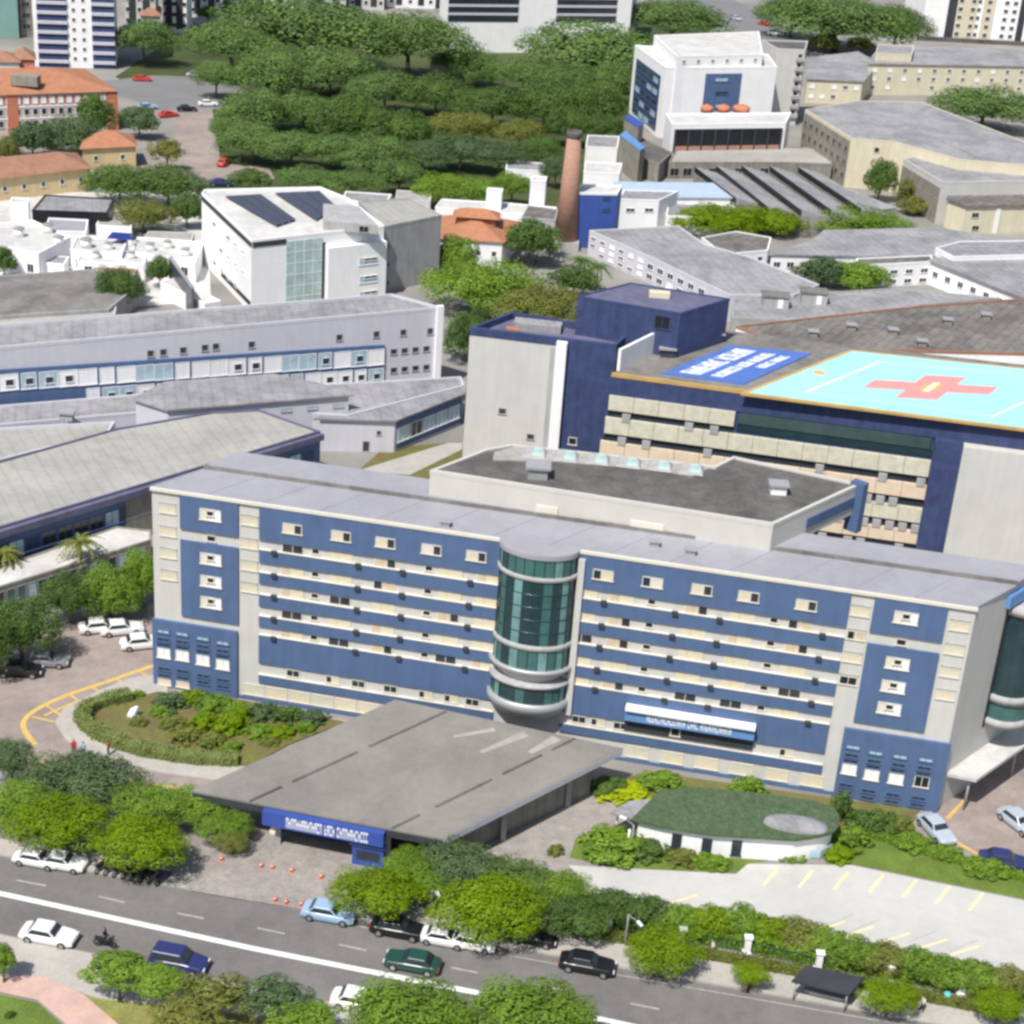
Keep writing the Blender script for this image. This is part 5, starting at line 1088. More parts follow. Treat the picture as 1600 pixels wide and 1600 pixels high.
# ================================================================== VEGETATION
def crown_mesh(seed, nc, leaves, size, flat=.0, spread=1.0, holes=0):
    """unit crown: clumps over a dome, each clump a shell of small leaves; z from -.6 to 1"""
    rn = random.Random(seed); b = bmesh.new(); lay = b.verts.layers.float.new('leaf') if False else None
    vals = []; clumps = []
    for i in range(nc):
        t = (i + .5) / nc; zc = 1 - 1.45 * t; ph = i * 2.39996 + rn.uniform(-.3, .3); rr = math.sqrt(max(0, 1 - min(1, abs(zc)) ** 2))
        k = rn.uniform(.62, .92); zz = zc * k if zc > 0 else zc * k * .75
        if rn.random() < holes: continue
        clumps.append((Vector((rr * math.cos(ph) * k * spread, rr * math.sin(ph) * k * spread, zz)), rn.uniform(.17, .34), rn.uniform(0, 1)))
    for i in range(nc // 5):
        a = rn.uniform(0, 6.28); r = rn.uniform(0, .5); clumps.append((Vector((r * math.cos(a), r * math.sin(a), rn.uniform(.1, .6))), rn.uniform(.25, .35), rn.uniform(0, 1)))
    tot = sum(c[1] ** 2 for c in clumps)
    def leaf(p, n, s, val):
        u = n.orthogonal().normalized(); u = Matrix.Rotation(rn.uniform(0, 6.28), 3, n) @ u; v = n.cross(u)
        s1 = s * rn.uniform(.7, 1.3); pts = (p - u * s1, p + v * s1 * .55, p + u * s1, p - v * s1 * .55)
        f = b.faces.new([b.verts.new(q) for q in pts]); vals.append(val)
    for c, r, val in clumps:
        for _ in range(int(leaves * r * r / tot)):
            d = Vector((rn.gauss(0, 1), rn.gauss(0, 1), rn.gauss(0, 1))).normalized()
            out = (c + d * r)
            if d.dot(c.normalized() if c.length > .01 else Vector((0, 0, 1))) < -.35: continue
            rad = r * rn.uniform(.72, 1.06); p = c + d * rad; p.z *= (1 - flat)
            n = (d * 1.0 + c * .35 + Vector((0, 0, .25)) + Vector((rn.gauss(0, 1), rn.gauss(0, 1), rn.gauss(0, 1))) * .3).normalized()
            leaf(p, n, size, val * .6 + rn.uniform(.1, .4))
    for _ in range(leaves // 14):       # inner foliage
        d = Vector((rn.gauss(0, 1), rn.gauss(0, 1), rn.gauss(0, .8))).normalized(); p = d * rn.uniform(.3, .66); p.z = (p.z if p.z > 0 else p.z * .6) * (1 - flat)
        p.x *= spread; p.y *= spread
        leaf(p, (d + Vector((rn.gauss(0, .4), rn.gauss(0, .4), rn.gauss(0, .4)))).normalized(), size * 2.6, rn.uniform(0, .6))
    me = bpy.data.meshes.new('crown'); b.to_mesh(me); b.free()
    at_ = me.attributes.new('leaf', 'FLOAT', 'FACE'); at_.data.foreach_set('value', vals)
    me.materials.append(None); return me
CROWN = {'fine': [crown_mesh(i, 54, 15000, .032) for i in range(4)], 'med': [crown_mesh(20 + i, 34, 7000, .05) for i in range(4)],
         'umb': [crown_mesh(40 + i, 70, 15000, .028, flat=.2) for i in range(4)], 'loose': [crown_mesh(60 + i, 30, 4000, .05, holes=.3) for i in range(3)],
         'bush': [crown_mesh(80 + i, 20, 2400, .08) for i in range(4)]}
def trunk_mesh(seed, n=4):
    rn = random.Random(seed); b = MB(); b.tube((0, 0, 0), (.03, .02, .62), .055, .04, 8); b.tube((0, 0, -.02), (0, 0, .06), .085, .055, 8)
    for i in range(n):
        a = 6.28 * i / n + rn.uniform(-.4, .4); r = rn.uniform(.22, .36); b.tube((.03, .02, rn.uniform(.5, .62)), (r * math.cos(a), r * math.sin(a), rn.uniform(.9, 1.08)), .03, .014, 6)
    return b.mesh('trunk', M['bark'])
TRUNK = [trunk_mesh(i) for i in range(3)]
TN = [0]; SQ = .66
def setmat(o, m):
    o.material_slots[0].link = 'OBJECT'; o.material_slots[0].material = m
def tree(px, py, rx, ry, fol, label, hc=None, kind='fine', group=None, name='tree', cat='tree'):
    """crown centre (px, py), half width and half height in the photograph; hc = crown centre height"""
    g = at(px, py); s = scale_at(g)
    r = rx / s
    if hc is None: hc = max(1.6, r * 1.0)
    for _ in range(3): p = at(px, py, hc); s = scale_at(p); r = rx / s
    dep = math.asin((CAM_H - hc) / (p - EYE).length)
    va = (ry / s) ** 2 - (r * SQ * math.sin(dep)) ** 2 * .8; v = math.sqrt(max(va, 0)) / math.cos(dep); v = min(max(v, r * (.5 if kind != 'umb' else .42)), hc * 1.25, r * 1.3)
    i = TN[0]; TN[0] += 1
    t = root(name, (p.x, p.y, 0), label, cat, group)
    tk = link('trunk', TRUNK[i % 3], t, (0, 0, 0)); tk.scale = (max(hc, r * .8), max(hc, r * .8), hc); tk.rotation_euler.z = i * 1.3
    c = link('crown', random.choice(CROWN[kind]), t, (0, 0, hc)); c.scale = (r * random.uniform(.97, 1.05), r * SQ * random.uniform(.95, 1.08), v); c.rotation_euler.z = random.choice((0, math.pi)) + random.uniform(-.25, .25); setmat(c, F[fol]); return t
def shrub(px, py, rx, ry, fol, label, group=None, kind='bush', name='shrub'):
    p = at(px, py + ry * .5); s = scale_at(p); r = rx / s; v = max(.35, ry / s * 1.05)
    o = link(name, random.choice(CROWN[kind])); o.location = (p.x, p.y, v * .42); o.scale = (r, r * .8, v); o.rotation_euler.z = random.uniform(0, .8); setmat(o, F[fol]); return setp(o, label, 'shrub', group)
# ---- avenue side
for a in [
 (95, 1288, 86, 40, 'lime', 'bright lime street tree over white parked cars, left one of the pair at the left', 3.6),
 (222, 1322, 76, 42, 'lime', 'bright lime street tree over parked motorcycles, right one of the pair at the left', 3.6),
 (588, 1396, 78, 38, 'lime', 'yellow green street tree over dark parked cars in front of the canopy', 3.2),
 (765, 1420, 92, 46, 'lime', 'bright lime street tree over two white parked cars', 3.6),
 (1036, 1487, 66, 26, 'lime', 'low wide lime street tree left of the bus shelter', 2.6),
 (1172, 1523, 32, 16, 'lime', 'smallest round lime street tree, left beside the bus shelter', 1.9),
 (1390, 1556, 50, 24, 'lime', 'dense clipped green street tree just right of the bus shelter', 2.4),
 (1562, 1570, 44, 24, 'lime', 'lime street tree at the bottom right corner', 2.6),
 (640, 1602, 120, 42, 'mid', 'big green park tree at the bottom, left half of the pair', 5.0),
 (830, 1602, 125, 44, 'mid', 'big bright green park tree at the bottom centre, right half of the pair', 5.0),
 (132, 1222, 92, 36, 'blueg', 'feathery greyish green tree beside the curved driveway', 3.4),
 (18, 1190, 42, 36, 'blueg', 'dark bluish tree at the left edge beside the yellow line', 3.6),
 (30, 1262, 62, 42, 'mid', 'mid green tree at the left edge behind the lime street trees', 3.4),
 (235, 1262, 66, 32, 'mid', 'mid green tree behind the two lime street trees', 3.0),
 (300, 1262, 60, 28, 'mid', 'green tree under the front left corner of the canopy', 2.6),
 (352, 1292, 44, 26, 'mid', 'small loose tree at the left edge of the mosaic plaza', 2.2),
 (362, 1315, 28, 18, 'olive', 'small olive bush tree right of the loose one at the plaza edge', 1.6),
 (645, 1344, 44, 24, 'mid', 'small green tree under the front right corner of the canopy', 2.2),
 (720, 1356, 76, 30, 'blueg', 'spreading dark green tree right of the canopy corner', 2.8),
 (650, 1372, 60, 26, 'mid', 'mid green tree between the canopy corner and the yellow green street tree', 2.4),
 (812, 1378, 66, 32, 'dark', 'dark green tree behind the bright lime tree with two white cars', 2.8),
 (880, 1394, 54, 32, 'mid', 'mid green tree at the corner of the white parking lot', 2.8),
 (905, 1432, 66, 32, 'dark', 'dark bushy tree at the left end of the parking lot hedge', 2.6)]:
    tree(*a[:6], hc=a[6])
BT = {'dark': 'dark', 'mid': 'mid green', 'olive': 'olive', 'lime': 'lime'}
for i, (x, y, rx, ry, f) in enumerate([(960, 1418, 46, 30, 'dark'), (1012, 1432, 48, 30, 'dark'), (1062, 1440, 42, 26, 'mid'), (1110, 1444, 44, 28, 'lime'), (1158, 1446, 44, 30, 'mid'), (1205, 1456, 42, 26, 'lime'), (1248, 1462, 44, 28, 'olive'), (1290, 1478, 44, 28, 'mid'), (1338, 1492, 44, 28, 'mid'), (1384, 1502, 44, 28, 'olive'), (1430, 1510, 44, 28, 'mid'), (1478, 1520, 44, 28, 'mid'), (1526, 1532, 42, 34, 'mid'), (1575, 1540, 40, 40, 'olive')]):
    tree(x, y, rx, ry, f, BT[f] + ' bushy tree in the hedge row between the white parking lot and the avenue', hc=1.5, kind='med', group=BT[f] + ' bushy trees along the parking lot')
# ---- left mass and palms
for a in [(32, 985, 62, 50, 'dark', 'large dark tree at the left edge over parked cars by the driveway', 4.2), (-20, 1010, 50, 50, 'dark', 'dark tree cut by the left edge beside the driveway', 4), (110, 935, 56, 44, 'dark', 'dark tree in front of the covered walkway, left of three', 3.4), (172, 930, 56, 46, 'mid', 'green tree in front of the covered walkway, middle of three', 3.4), (222, 905, 40, 50, 'mid', 'green tree touching the left corner of the main hospital', 3.6)]:
    tree(*a[:6], hc=a[6])
def palm(px, py, h, r, label, nf=15, fol='olive'):
    p = at(px, py); t = root('palm_tree', p, label, 'palm'); b = MB()
    b.tube((0, 0, 0), (.08, 0, h * .5), .17, .14, 8); b.tube((.08, 0, h * .5), (.0, .05, h), .14, .12, 8); b.tube((0, 0, -.02), (0, 0, .3), .28, .18, 8); b.build('trunk', M['palm_bark'], t, loc=(0, 0, 0))
    bm = bmesh.new(); rn = random.Random(px); vals = []
    for i in range(nf * 2):
        a = 6.283 * i / nf + rn.uniform(-.15, .15); el = rn.uniform(-.1, .95); L = r * rn.uniform(.85, 1.1); prev = None
        for k in range(9):
            t_ = k / 8; x = L * t_ * math.cos(el * (1 - .5 * t_)); z = L * t_ * math.sin(el) - L * .75 * t_ * t_
            c = Vector((x * math.cos(a), x * math.sin(a), h + z)); sd = Vector((-math.sin(a), math.cos(a), 0))
            if prev is not None:
                wd = r * .20 * (1 - t_ * .75)
                for sgn in (-1, 1):
                    tip = (prev + c) / 2 + sd * sgn * wd + (c - prev) * .6 - Vector((0, 0, wd * .35))
                    f = bm.faces.new([bm.verts.new(q) for q in (prev, c, tip)]); vals.append(rn.uniform(.2, 1))
            prev = c
    me = bpy.data.meshes.new('crown'); bm.to_mesh(me); bm.free(); at_ = me.attributes.new('leaf', 'FLOAT', 'FACE'); at_.data.foreach_set('value', vals); me.materials.append(F[fol]); link('crown', me, t, (0, 0, 0)); return t
palm(128, 912, 5.6, 3.0, 'palm with a pale trunk standing right of another before the white walkway roof'); palm(8, 918, 4.6, 2.8, 'palm at the left edge before the white walkway roof')
# ---- garden island
hb_ = bez([(205, 1092), (150, 1106), (128, 1126), (150, 1150), (215, 1176), (300, 1190), (372, 1194)], 5)
def hedge(name, pts, wd, h, fol, label, n=1.0, leaf=.10, z0=.14):
    P = [at(*q) for q in pts]; rn = random.Random(int(pts[0][0])); b = bmesh.new(); vals = []
    for i in range(len(P) - 1):
        d = P[i + 1] - P[i]; L = d.length; nrm = Vector((-d.y, d.x, 0)).normalized()
        for _ in range(int(L * (wd + 2 * h) * 52 * n)):
            t = rn.random(); q = rn.uniform(0, wd + 2 * h); bump = 1 + .13 * math.sin((P[i].x + d.x * t) * 2.3) + .08 * math.sin((P[i].y + d.y * t) * 5.1)
            if q < h: off, z, nn = -wd / 2, q * bump, -nrm
            elif q < h + wd: off, z, nn = q - h - wd / 2, h * bump, Vector((0, 0, 1))
            else: off, z, nn = wd / 2, (q - h - wd) * bump, nrm
            p = P[i] + d * t + nrm * (off * bump) + Vector((0, 0, z + z0)) + Vector((rn.gauss(0, .05), rn.gauss(0, .05), rn.gauss(0, .05)))
            nn = (nn + Vector((rn.gauss(0, .5), rn.gauss(0, .5), rn.gauss(0, .5)))).normalized(); u = nn.orthogonal().normalized(); u = Matrix.Rotation(rn.uniform(0, 6.28), 3, nn) @ u; v = nn.cross(u); s = leaf * rn.uniform(.8, 1.5)
            b.faces.new([b.verts.new(x) for x in (p - u * s, p + v * s * .6, p + u * s, p - v * s * .6)]); vals.append(rn.random())
        for sx in range(1):
            a, c = nrm * (wd * .42), Vector((0, 0, h * .88 + z0)); q0, q1 = P[i], P[i + 1]
            vs = [b.verts.new(x) for x in (q0 - a, q1 - a, q1 + a, q0 + a, q0 - a + c, q1 - a + c, q1 + a + c, q0 + a + c)]
            for f in ((4, 5, 6, 7), (0, 1, 5, 4), (2, 3, 7, 6), (0, 4, 7, 3), (1, 2, 6, 5)): b.faces.new([vs[k] for k in f]); vals.append(.2)
    me = bpy.data.meshes.new(name); b.to_mesh(me); b.free(); at_ = me.attributes.new('leaf', 'FLOAT', 'FACE'); at_.data.foreach_set('value', vals); me.materials.append(F[fol]); o = link(name, me)
    return setp(o, label, 'hedge')
hedge('hedge', hb_, 1.5, 1.0, 'hedge', 'pale green clipped hedge curving round the garden island')
hedge('hedge', [(852, 1452), (960, 1470), (1130, 1502), (1300, 1534), (1590, 1592)], .9, .8, 'olive', 'long low olive hedge behind the avenue pavement')
hedge('hedge', [(925, 1438), (1064, 1462), (1166, 1478), (1277, 1502), (1387, 1521), (1500, 1541), (1620, 1566)], 1.7, 1.35, 'mid', 'tall loose green hedge filling the strip between the white lot and the low hedge', leaf=.13)
hedge('hedge', [(1340, 1300), (1420, 1326), (1500, 1348), (1600, 1376)], .9, .7, 'mid', 'low green hedge between the right driveway and the grass verge', z0=0)
for i, a in enumerate([(265, 1098, 40, 20, 'blueg'), (300, 1090, 34, 16, 'lime'), (335, 1100, 40, 22, 'mid'), (372, 1112, 38, 20, 'mid'), (410, 1112, 40, 18, 'blueg'), (450, 1118, 36, 18, 'dark'), (490, 1122, 34, 16, 'blueg'), (270, 1130, 30, 18, 'olive'), (318, 1128, 34, 20, 'lime'), (360, 1132, 40, 24, 'lime'), (376, 1118, 22, 20, 'lime'), (405, 1142, 34, 14, 'mid'), (440, 1144, 30, 14, 'lime'), (290, 1150, 34, 18, 'olive'), (330, 1160, 34, 16, 'olive'), (362, 1168, 26, 14, 'mid'), (216, 1128, 20, 12, 'olive'), (420, 1160, 24, 8, 'olive'), (250, 1112, 24, 14, 'mid'), (475, 1138, 26, 12, 'mid')]):
    w_ = dict(blueg='bluish green', mid='mid green', dark='dark', lime='lime', olive='olive')[a[4]]
    a = (a[0], a[1], a[2] * .78, a[3] * .85, a[4])
    shrub(*a, 'low %s shrub planted in the garden island' % w_, 'low %s shrubs in the garden island' % w_)
shrub(216, 1085, 12, 8, 'mid', 'lone small shrub on the pavement left of the hospital corner', name='shrub')
# white sculpture stone on the island
q = at(208, 1120); t = root('garden_stone', (q.x, q.y, .14), 'white leaning stone among the island planting', 'stone'); b = MB(); bmesh.ops.create_icosphere(b.bm, subdivisions=2, radius=.7)
for v in b.bm.verts: v.co = Vector((v.co.x * .7 + v.co.z * .5, v.co.y * .6, max(v.co.z * 1.3, -.3))) * (1 + .1 * math.sin(v.co.x * 7))
b.build('stone_block', M['white'], t, loc=(0, 0, .3)); b = MB(); b.box((0, 0, .05), (1.2, 1.0, .14)); b.build('stone_base', M['concrete'], t, loc=(0, 0, 0))
# ---- right gardens
for a in [(972, 1240, 46, 9, 'acid', 'strip of acid green plants at the edge of the side plaza'), (950, 1228, 34, 16, 'dark', 'dark shrub at the rear right corner of the canopy'), (1030, 1222, 40, 14, 'mid', 'green shrub between the acid green plants and the hospital'), (1166, 1232, 34, 20, 'mid', 'spiky green shrub behind the mossy pavilion roof'), (960, 1320, 62, 22, 'mid', 'large rounded green shrub left of the white pavilion'), (1010, 1328, 36, 18, 'dark', 'dark green shrub under the pavilion porch'), (868, 1328, 16, 10, 'olive', 'tiny olive shrub on the side plaza edge'), (1066, 1340, 30, 10, 'olive', 'low olive shrub under the pavilion windows'), (1110, 1346, 32, 10, 'mid', 'low mid green shrub under the pavilion windows'),
          (1232, 1334, 30, 8, 'mid', 'low green shrub behind a glass rail at the pavilion right end'), (1310, 1335, 28, 14, 'lime', 'lime shrub at the right corner of the pavilion'), (1312, 1262, 24, 34, 'dark', 'tall dark shrub against the blue hospital base'), (1360, 1285, 44, 20, 'dark', 'dark shrub in front of the blue hospital base'), (1330, 1310, 34, 20, 'mid', 'green shrub beside the right end of the pavilion'), (1400, 1288, 30, 14, 'olive', 'reddish olive shrub by the silver car'), (1425, 1316, 32, 15, 'mid', 'rounded green shrub below the silver car'), (1478, 1332, 26, 14, 'mid', 'rounded green shrub right of the one below the silver car'), (1540, 1355, 40, 14, 'mid', 'green shrub at the right edge above the parking lot')]: shrub(*a)
# ---- park bottom left
for a in [(185, 1516, 58, 30, 'mid', 'spreading park tree with dark shade beneath at the bottom left', 3.2), (252, 1535, 52, 26, 'mid', 'park tree right of the spreading one, in front of the dark blue car', 2.8), (4, 1500, 24, 34, 'mid', 'dark green park bush tree at the left edge by the white car', 2.4)]: tree(*a[:6], hc=a[6], kind='med')
for a in [(330, 1556, 70, 30, 'olive', 'sparse olive park tree beside the pavement', 3.0), (430, 1556, 62, 26, 'blueg', 'sparse greyish park tree right of the sparse olive one', 3.0), (290, 1592, 60, 26, 'olive', 'sparse olive park tree at the bottom edge', 2.6), (480, 1592, 60, 22, 'mid', 'green park tree at the bottom edge left of the big pair', 2.6)]: tree(*a[:6], hc=a[6], kind='loose')
shrub(16, 1585, 9, 7, 'dark', 'single dark shrub on the park lawn at the bottom left corner')
# ---- middle distance
for a in [(187, 452, 40, 36, 'dark', 'round dark tree on the grey hall roof side, left of the blue grey screen', 3.6, 'fine'), (250, 425, 24, 24, 'dark', 'small dark tree beside the blue grey screen wall', 3, 'med'), (6, 410, 22, 26, 'dark', 'dark tree at the left edge among white roofs', 3, 'med'),
          (762, 452, 105, 66, 'mid', 'big domed green tree between the concrete block and the navy tower', 5.0, 'umb'), (842, 485, 72, 42, 'olive', 'yellowish domed tree in front of the navy machine block', 4.2, 'fine'), (735, 530, 44, 56, 'dark', 'dark green tree left of the cream tower', 4.0, 'fine'), (712, 402, 36, 40, 'mid', 'green tree beside the orange house wall', 3.6, 'med'),
          (1120, 345, 72, 22, 'lime', 'clipped lime tree below the sawtooth sheds, left of the denser one', 2.6, 'fine'), (1205, 348, 52, 22, 'lime', 'small lime tree between the two wide clipped ones', 2.6, 'fine'), (1340, 346, 86, 26, 'mid', 'wide dense clipped tree below the loading shed', 2.8, 'umb'), (1285, 428, 48, 26, 'blueg', 'left tree in the courtyard behind the grey roofs', 2.6, 'med'), (1345, 434, 50, 24, 'mid', 'right tree in the courtyard behind the grey roofs', 2.4, 'med'), (715, 620, 16, 34, 'mid', 'narrow green tree in the gap left of the cream tower', 2.6, 'med'),
          (1376, 282, 28, 48, 'dark', 'dark tree against the bright cream gable end', 5.0, 'med'), (1415, 300, 18, 34, 'olive', 'thin olive tree right of the dark one by the cream gable', 3.6, 'loose'), (1430, 322, 30, 16, 'olive', 'low olive tree at the foot of the beige block', 2, 'med'), (1540, 168, 84, 42, 'forest', 'dark domed tree in front of the cream three storey block', 6.0, 'umb'),
          (1290, 68, 24, 16, 'olive', 'small olive tree beside the hill street', 3, 'med'), (1345, 70, 22, 14, 'olive', 'small olive tree below the dark hill grove', 3, 'med')]: tree(*a[:6], hc=a[6], kind=a[7])
def pt(x, y, lab): palm(x, y, 5.5, 3.4, lab, 14, 'dark')
pt(812, 408, 'dark palm at the left of the clump before the blue block'); pt(838, 412, 'dark palm in the middle of the clump before the blue block'); pt(858, 404, 'dark palm at the right of the clump before the blue block'); pt(905, 452, 'dark palm standing alone behind the navy machine block'); pt(930, 462, 'dark palm next to the gridded side wall')
tree(828, 378, 46, 34, 'dark', 'dark round tree among the palms before the blue block', hc=5, kind='med'); tree(898, 440, 42, 24, 'dark', 'dark tree between the palms behind the navy machine block', hc=3.6, kind='med')
# ---- left streets
for a in [(225, 62, 54, 40, 'forest', 'rounded dark tree right of the white tower with blue balconies', 7, 'umb'), (150, 185, 30, 40, 'dark', 'pointed dark conifer like tree in front of the salmon building', 5, 'med'), (110, 215, 62, 34, 'blueg', 'broad greyish tree in front of the salmon building', 4, 'fine'), (50, 220, 42, 28, 'blueg', 'greyish tree at the left in front of the salmon building', 4, 'med'), (218, 190, 34, 26, 'blueg', 'loose tree right of the salmon building by the road', 4, 'med'), (262, 238, 30, 24, 'olive', 'sparse street tree on the mauve road', 4, 'loose'), (12, 236, 22, 22, 'olive', 'olive tree above the long ochre house at the left edge', 3, 'med'),
          (185, 288, 56, 30, 'dark', 'dark tree right of the long ochre house', 4.2, 'fine'), (262, 292, 66, 32, 'dark', 'dark broad tree above the office roof left corner', 4.2, 'fine'), (225, 338, 52, 24, 'olive', 'lime olive bush tree over the white roof cluster', 3.2, 'fine'), (292, 330, 32, 26, 'dark', 'dark tree touching the left edge of the white office roof', 3.6, 'med'), (390, 282, 34, 18, 'dark', 'small dark tree behind the white office roof', 3.4, 'med'), (325, 22, 20, 12, 'dark', 'small dark tree at the foot of the pale towers', 4, 'med'), (398, 14, 18, 16, 'dark', 'dark tree between the towers at the top', 5, 'med')]: tree(*a[:6], hc=a[6], kind=a[7])
# ---- the grove: big explicit crowns, then neighbours
for a in [(480, 50, 150, 44, 'forest', 'widest flat crowned tree of the grove, below the pale towers', 11), (640, 62, 104, 50, 'forest', 'great domed tree left of the long white college', 11), (360, 70, 84, 44, 'forest', 'domed tree at the left top of the grove by the avenue', 10), (1050, 30, 92, 26, 'forest', 'flat crowned tree right of the long white college', 9), (930, 82, 130, 34, 'forest', 'wide umbrella crowned tree left of the white block', 9), (1310, 36, 120, 44, 'forest', 'broad dark grove tree left of the top right tower', 9), (1240, 20, 60, 30, 'dark', 'dark tree at the top edge beside the hill street', 8), (1400, 42, 60, 40, 'dark', 'dark tree touching the top right tower', 8), (1120, 95, 0, 0, '', '', 0)]:
    if a[2]: tree(*a[:6], hc=a[6], kind='umb')
grove = [(420, 120, 70, 40, 0), (520, 118, 74, 38, 0), (600, 140, 66, 40, 1), (680, 150, 56, 40, 1), (745, 112, 40, 30, 2), (820, 120, 60, 30, 0), (885, 130, 62, 34, 0), (770, 165, 62, 38, 1), (850, 170, 62, 40, 1), (930, 168, 50, 40, 1), (960, 130, 44, 40, 0), (400, 180, 62, 40, 2), (475, 172, 60, 40, 2), (550, 190, 64, 40, 1), (620, 205, 60, 36, 1), (700, 205, 44, 26, 3), (740, 200, 40, 24, 3), (812, 208, 40, 22, 3), (395, 225, 52, 30, 2), (450, 230, 60, 34, 2), (520, 240, 62, 36, 2), (590, 245, 62, 34, 2), (660, 242, 52, 28, 4), (720, 236, 50, 26, 4), (780, 240, 50, 26, 4), (840, 238, 40, 24, 4), (480, 282, 52, 22, 2), (550, 285, 50, 24, 2), (620, 272, 44, 22, 4), (690, 294, 44, 22, 5), (740, 298, 44, 22, 5), (800, 292, 40, 20, 5), (890, 195, 40, 28, 1), (940, 202, 36, 22, 1), (340, 118, 34, 24, 0), (985, 95, 34, 26, 0), (705, 95, 34, 26, 0), (870, 262, 24, 20, 4), (345, 200, 20, 18, 2)]
GL = [('dark green tree in the upper grove behind the chimney', 'forest'), ('dark tree in the shaded middle of the grove', 'dark'), ('mid green tree in the left part of the grove beside the mauve road', 'forest'), ('yellowish tree in the sunny middle of the grove', 'olive'), ('loose bluish green tree at the lower edge of the grove left of the chimney', 'blueg'), ('dark green tree in the row just behind the orange house', 'mid')]
for x, y, rx, ry, k in grove:
    tree(x + random.uniform(-4, 4), y + random.uniform(-3, 3), rx * random.uniform(.95, 1.1), ry, GL[k][1] if random.random() < .8 else random.choice(['forest', 'mid', 'dark']), GL[k][0], hc=5.5 if k in (0, 1) else 4.6, kind=random.choice(['umb', 'fine', 'fine']), group='grove: ' + GL[k][0])

# ================================================================== VEHICLES
def car_meshes(kind):
    van = kind == 'suv'; L, Wd = (4.9, 2.0) if not van else (5.1, 2.1); hb, hr = (.98, 1.5) if not van else (1.1, 1.8)
    b = MB()
    prof = [(-.5, .34, .72), (-.48, .28, .86), (-.40, .26, hb - .02), (-.2, .25, hb), (.12, .25, hb), (.24, .25, hb - .06), (.42, .26, .86), (.485, .30, .72), (.5, .38, .58)]
    rows = []
    for x, z0, z1 in prof:
        wv = Wd / 2 * (1 if abs(x) < .4 else .93 if abs(x) < .47 else .84); X = x * L
        rows.append([b.bm.verts.new(q) for q in ((X, -wv * .94, z0), (X, -wv, (z0 + z1) / 2), (X, -wv * .93, z1), (X, wv * .93, z1), (X, wv, (z0 + z1) / 2), (X, wv * .94, z0))])
    for A, B_ in zip(rows, rows[1:]):
        for i in range(6): b.bm.faces.new((A[i], A[(i + 1) % 6], B_[(i + 1) % 6], B_[i]))
    b.bm.faces.new(rows[0]); b.bm.faces.new(list(reversed(rows[-1])))
    x0, x1, x2, x3 = (-.36, -.24, .06, .2) if not van else (-.46, -.40, .08, .22)
    lo = [(x0 * L, -Wd * .45), (x3 * L, -Wd * .45), (x3 * L, Wd * .45), (x0 * L, Wd * .45)]; hi = [(x1 * L, -Wd * .36), (x2 * L, -Wd * .36), (x2 * L, Wd * .36), (x1 * L, Wd * .36)]
    b.hexa([(*p, hb - .06) for p in lo] + [(*p, hr) for p in hi])
    bmesh.ops.recalc_face_normals(b.bm, faces=b.bm.faces)
    out = {'body': b.mesh('car_body', None, bevel=.035)}
    def inter(t, i): return Vector((lo[i][0] * (1 - t) + hi[i][0] * t, lo[i][1] * (1 - t) + hi[i][1] * t, (hb - .06) * (1 - t) + hr * t))
    def quad(i, j, off, m=.1):
        P = [inter(.16, i), inter(.16, j), inter(.86, j), inter(.86, i)]; c = sum(P, Vector()) / 4; n = (P[1] - P[0]).cross(P[2] - P[0]).normalized()
        if n.dot(c - Vector((0, 0, 1.0))) < 0: n = -n
        P = [c + (p - c) * (1 - m) + n * .03 for p in P]; bb = MB(); bb.hexa(P + [p + n * .012 for p in P]); bmesh.ops.recalc_face_normals(bb.bm, faces=bb.bm.faces); return bb
    out['windscreen'] = quad(1, 2, 0).mesh('glass', M['glass']); out['rear_window'] = quad(3, 0, 0).mesh('glass', M['glass'])
    out['side_window'] = [quad(0, 1, 0).mesh('glass', M['glass']), quad(2, 3, 0).mesh('glass', M['glass'])]
    w1 = MB(); w1.tube((0, -.12, 0), (0, .12, 0), .36, .36, 16); out['wheel'] = w1.mesh('tyre', M['tyre'])
    w2 = MB(); w2.tube((0, -.128, 0), (0, .128, 0), .22, .22, 10); out['rim'] = w2.mesh('rim', M['rim'])
    out['wheelpos'] = [(sx * L * .31, sy * (Wd / 2 - .1), .36) for sx in (-1, 1) for sy in (-1, 1)]
    lm = MB(); lm.box((0, 0, 0), (.1, .38, .16)); out['lamp_w'] = lm.mesh('lamp', M['lamp_white']); lm = MB(); lm.box((0, 0, 0), (.1, .34, .2)); out['lamp_r'] = lm.mesh('lamp', M['lamp_red'])
    out['lp'] = (L * .487, Wd * .32); out['hb'] = hb; return out
CARS = {'sedan': car_meshes('sedan'), 'suv': car_meshes('suv')}
for k in CARS.values(): k['body'].materials.clear(); k['body'].materials.append(PAINT['white'])
def car(px, py, ang, col, label, kind='sedan', group=None, s=1.0, z=.01):
    m = CARS[kind]; p = at(px, py, .7); t = root('parked_car' if group else 'car', (p.x, p.y, z), label, 'car', group, rz=R(ang)); t.scale = (s,) * 3
    def kid(n, me, loc=(0, 0, 0), par=None): o = link(n, me, par or t, loc); return o
    setmat(kid('body', m['body']), PAINT[col]); kid('windscreen', m['windscreen']); kid('rear_window', m['rear_window'])
    for me in m['side_window']: kid('side_window', me)
    for q in m['wheelpos']: kid('rim', m['rim'], par=kid('wheel', m['wheel'], q))
    for sg in (-1, 1): kid('headlight', m['lamp_w'], (m['lp'][0], sg * m['lp'][1], .68)); kid('taillight', m['lamp_r'], (-m['lp'][0], sg * m['lp'][1], .74))
    return t
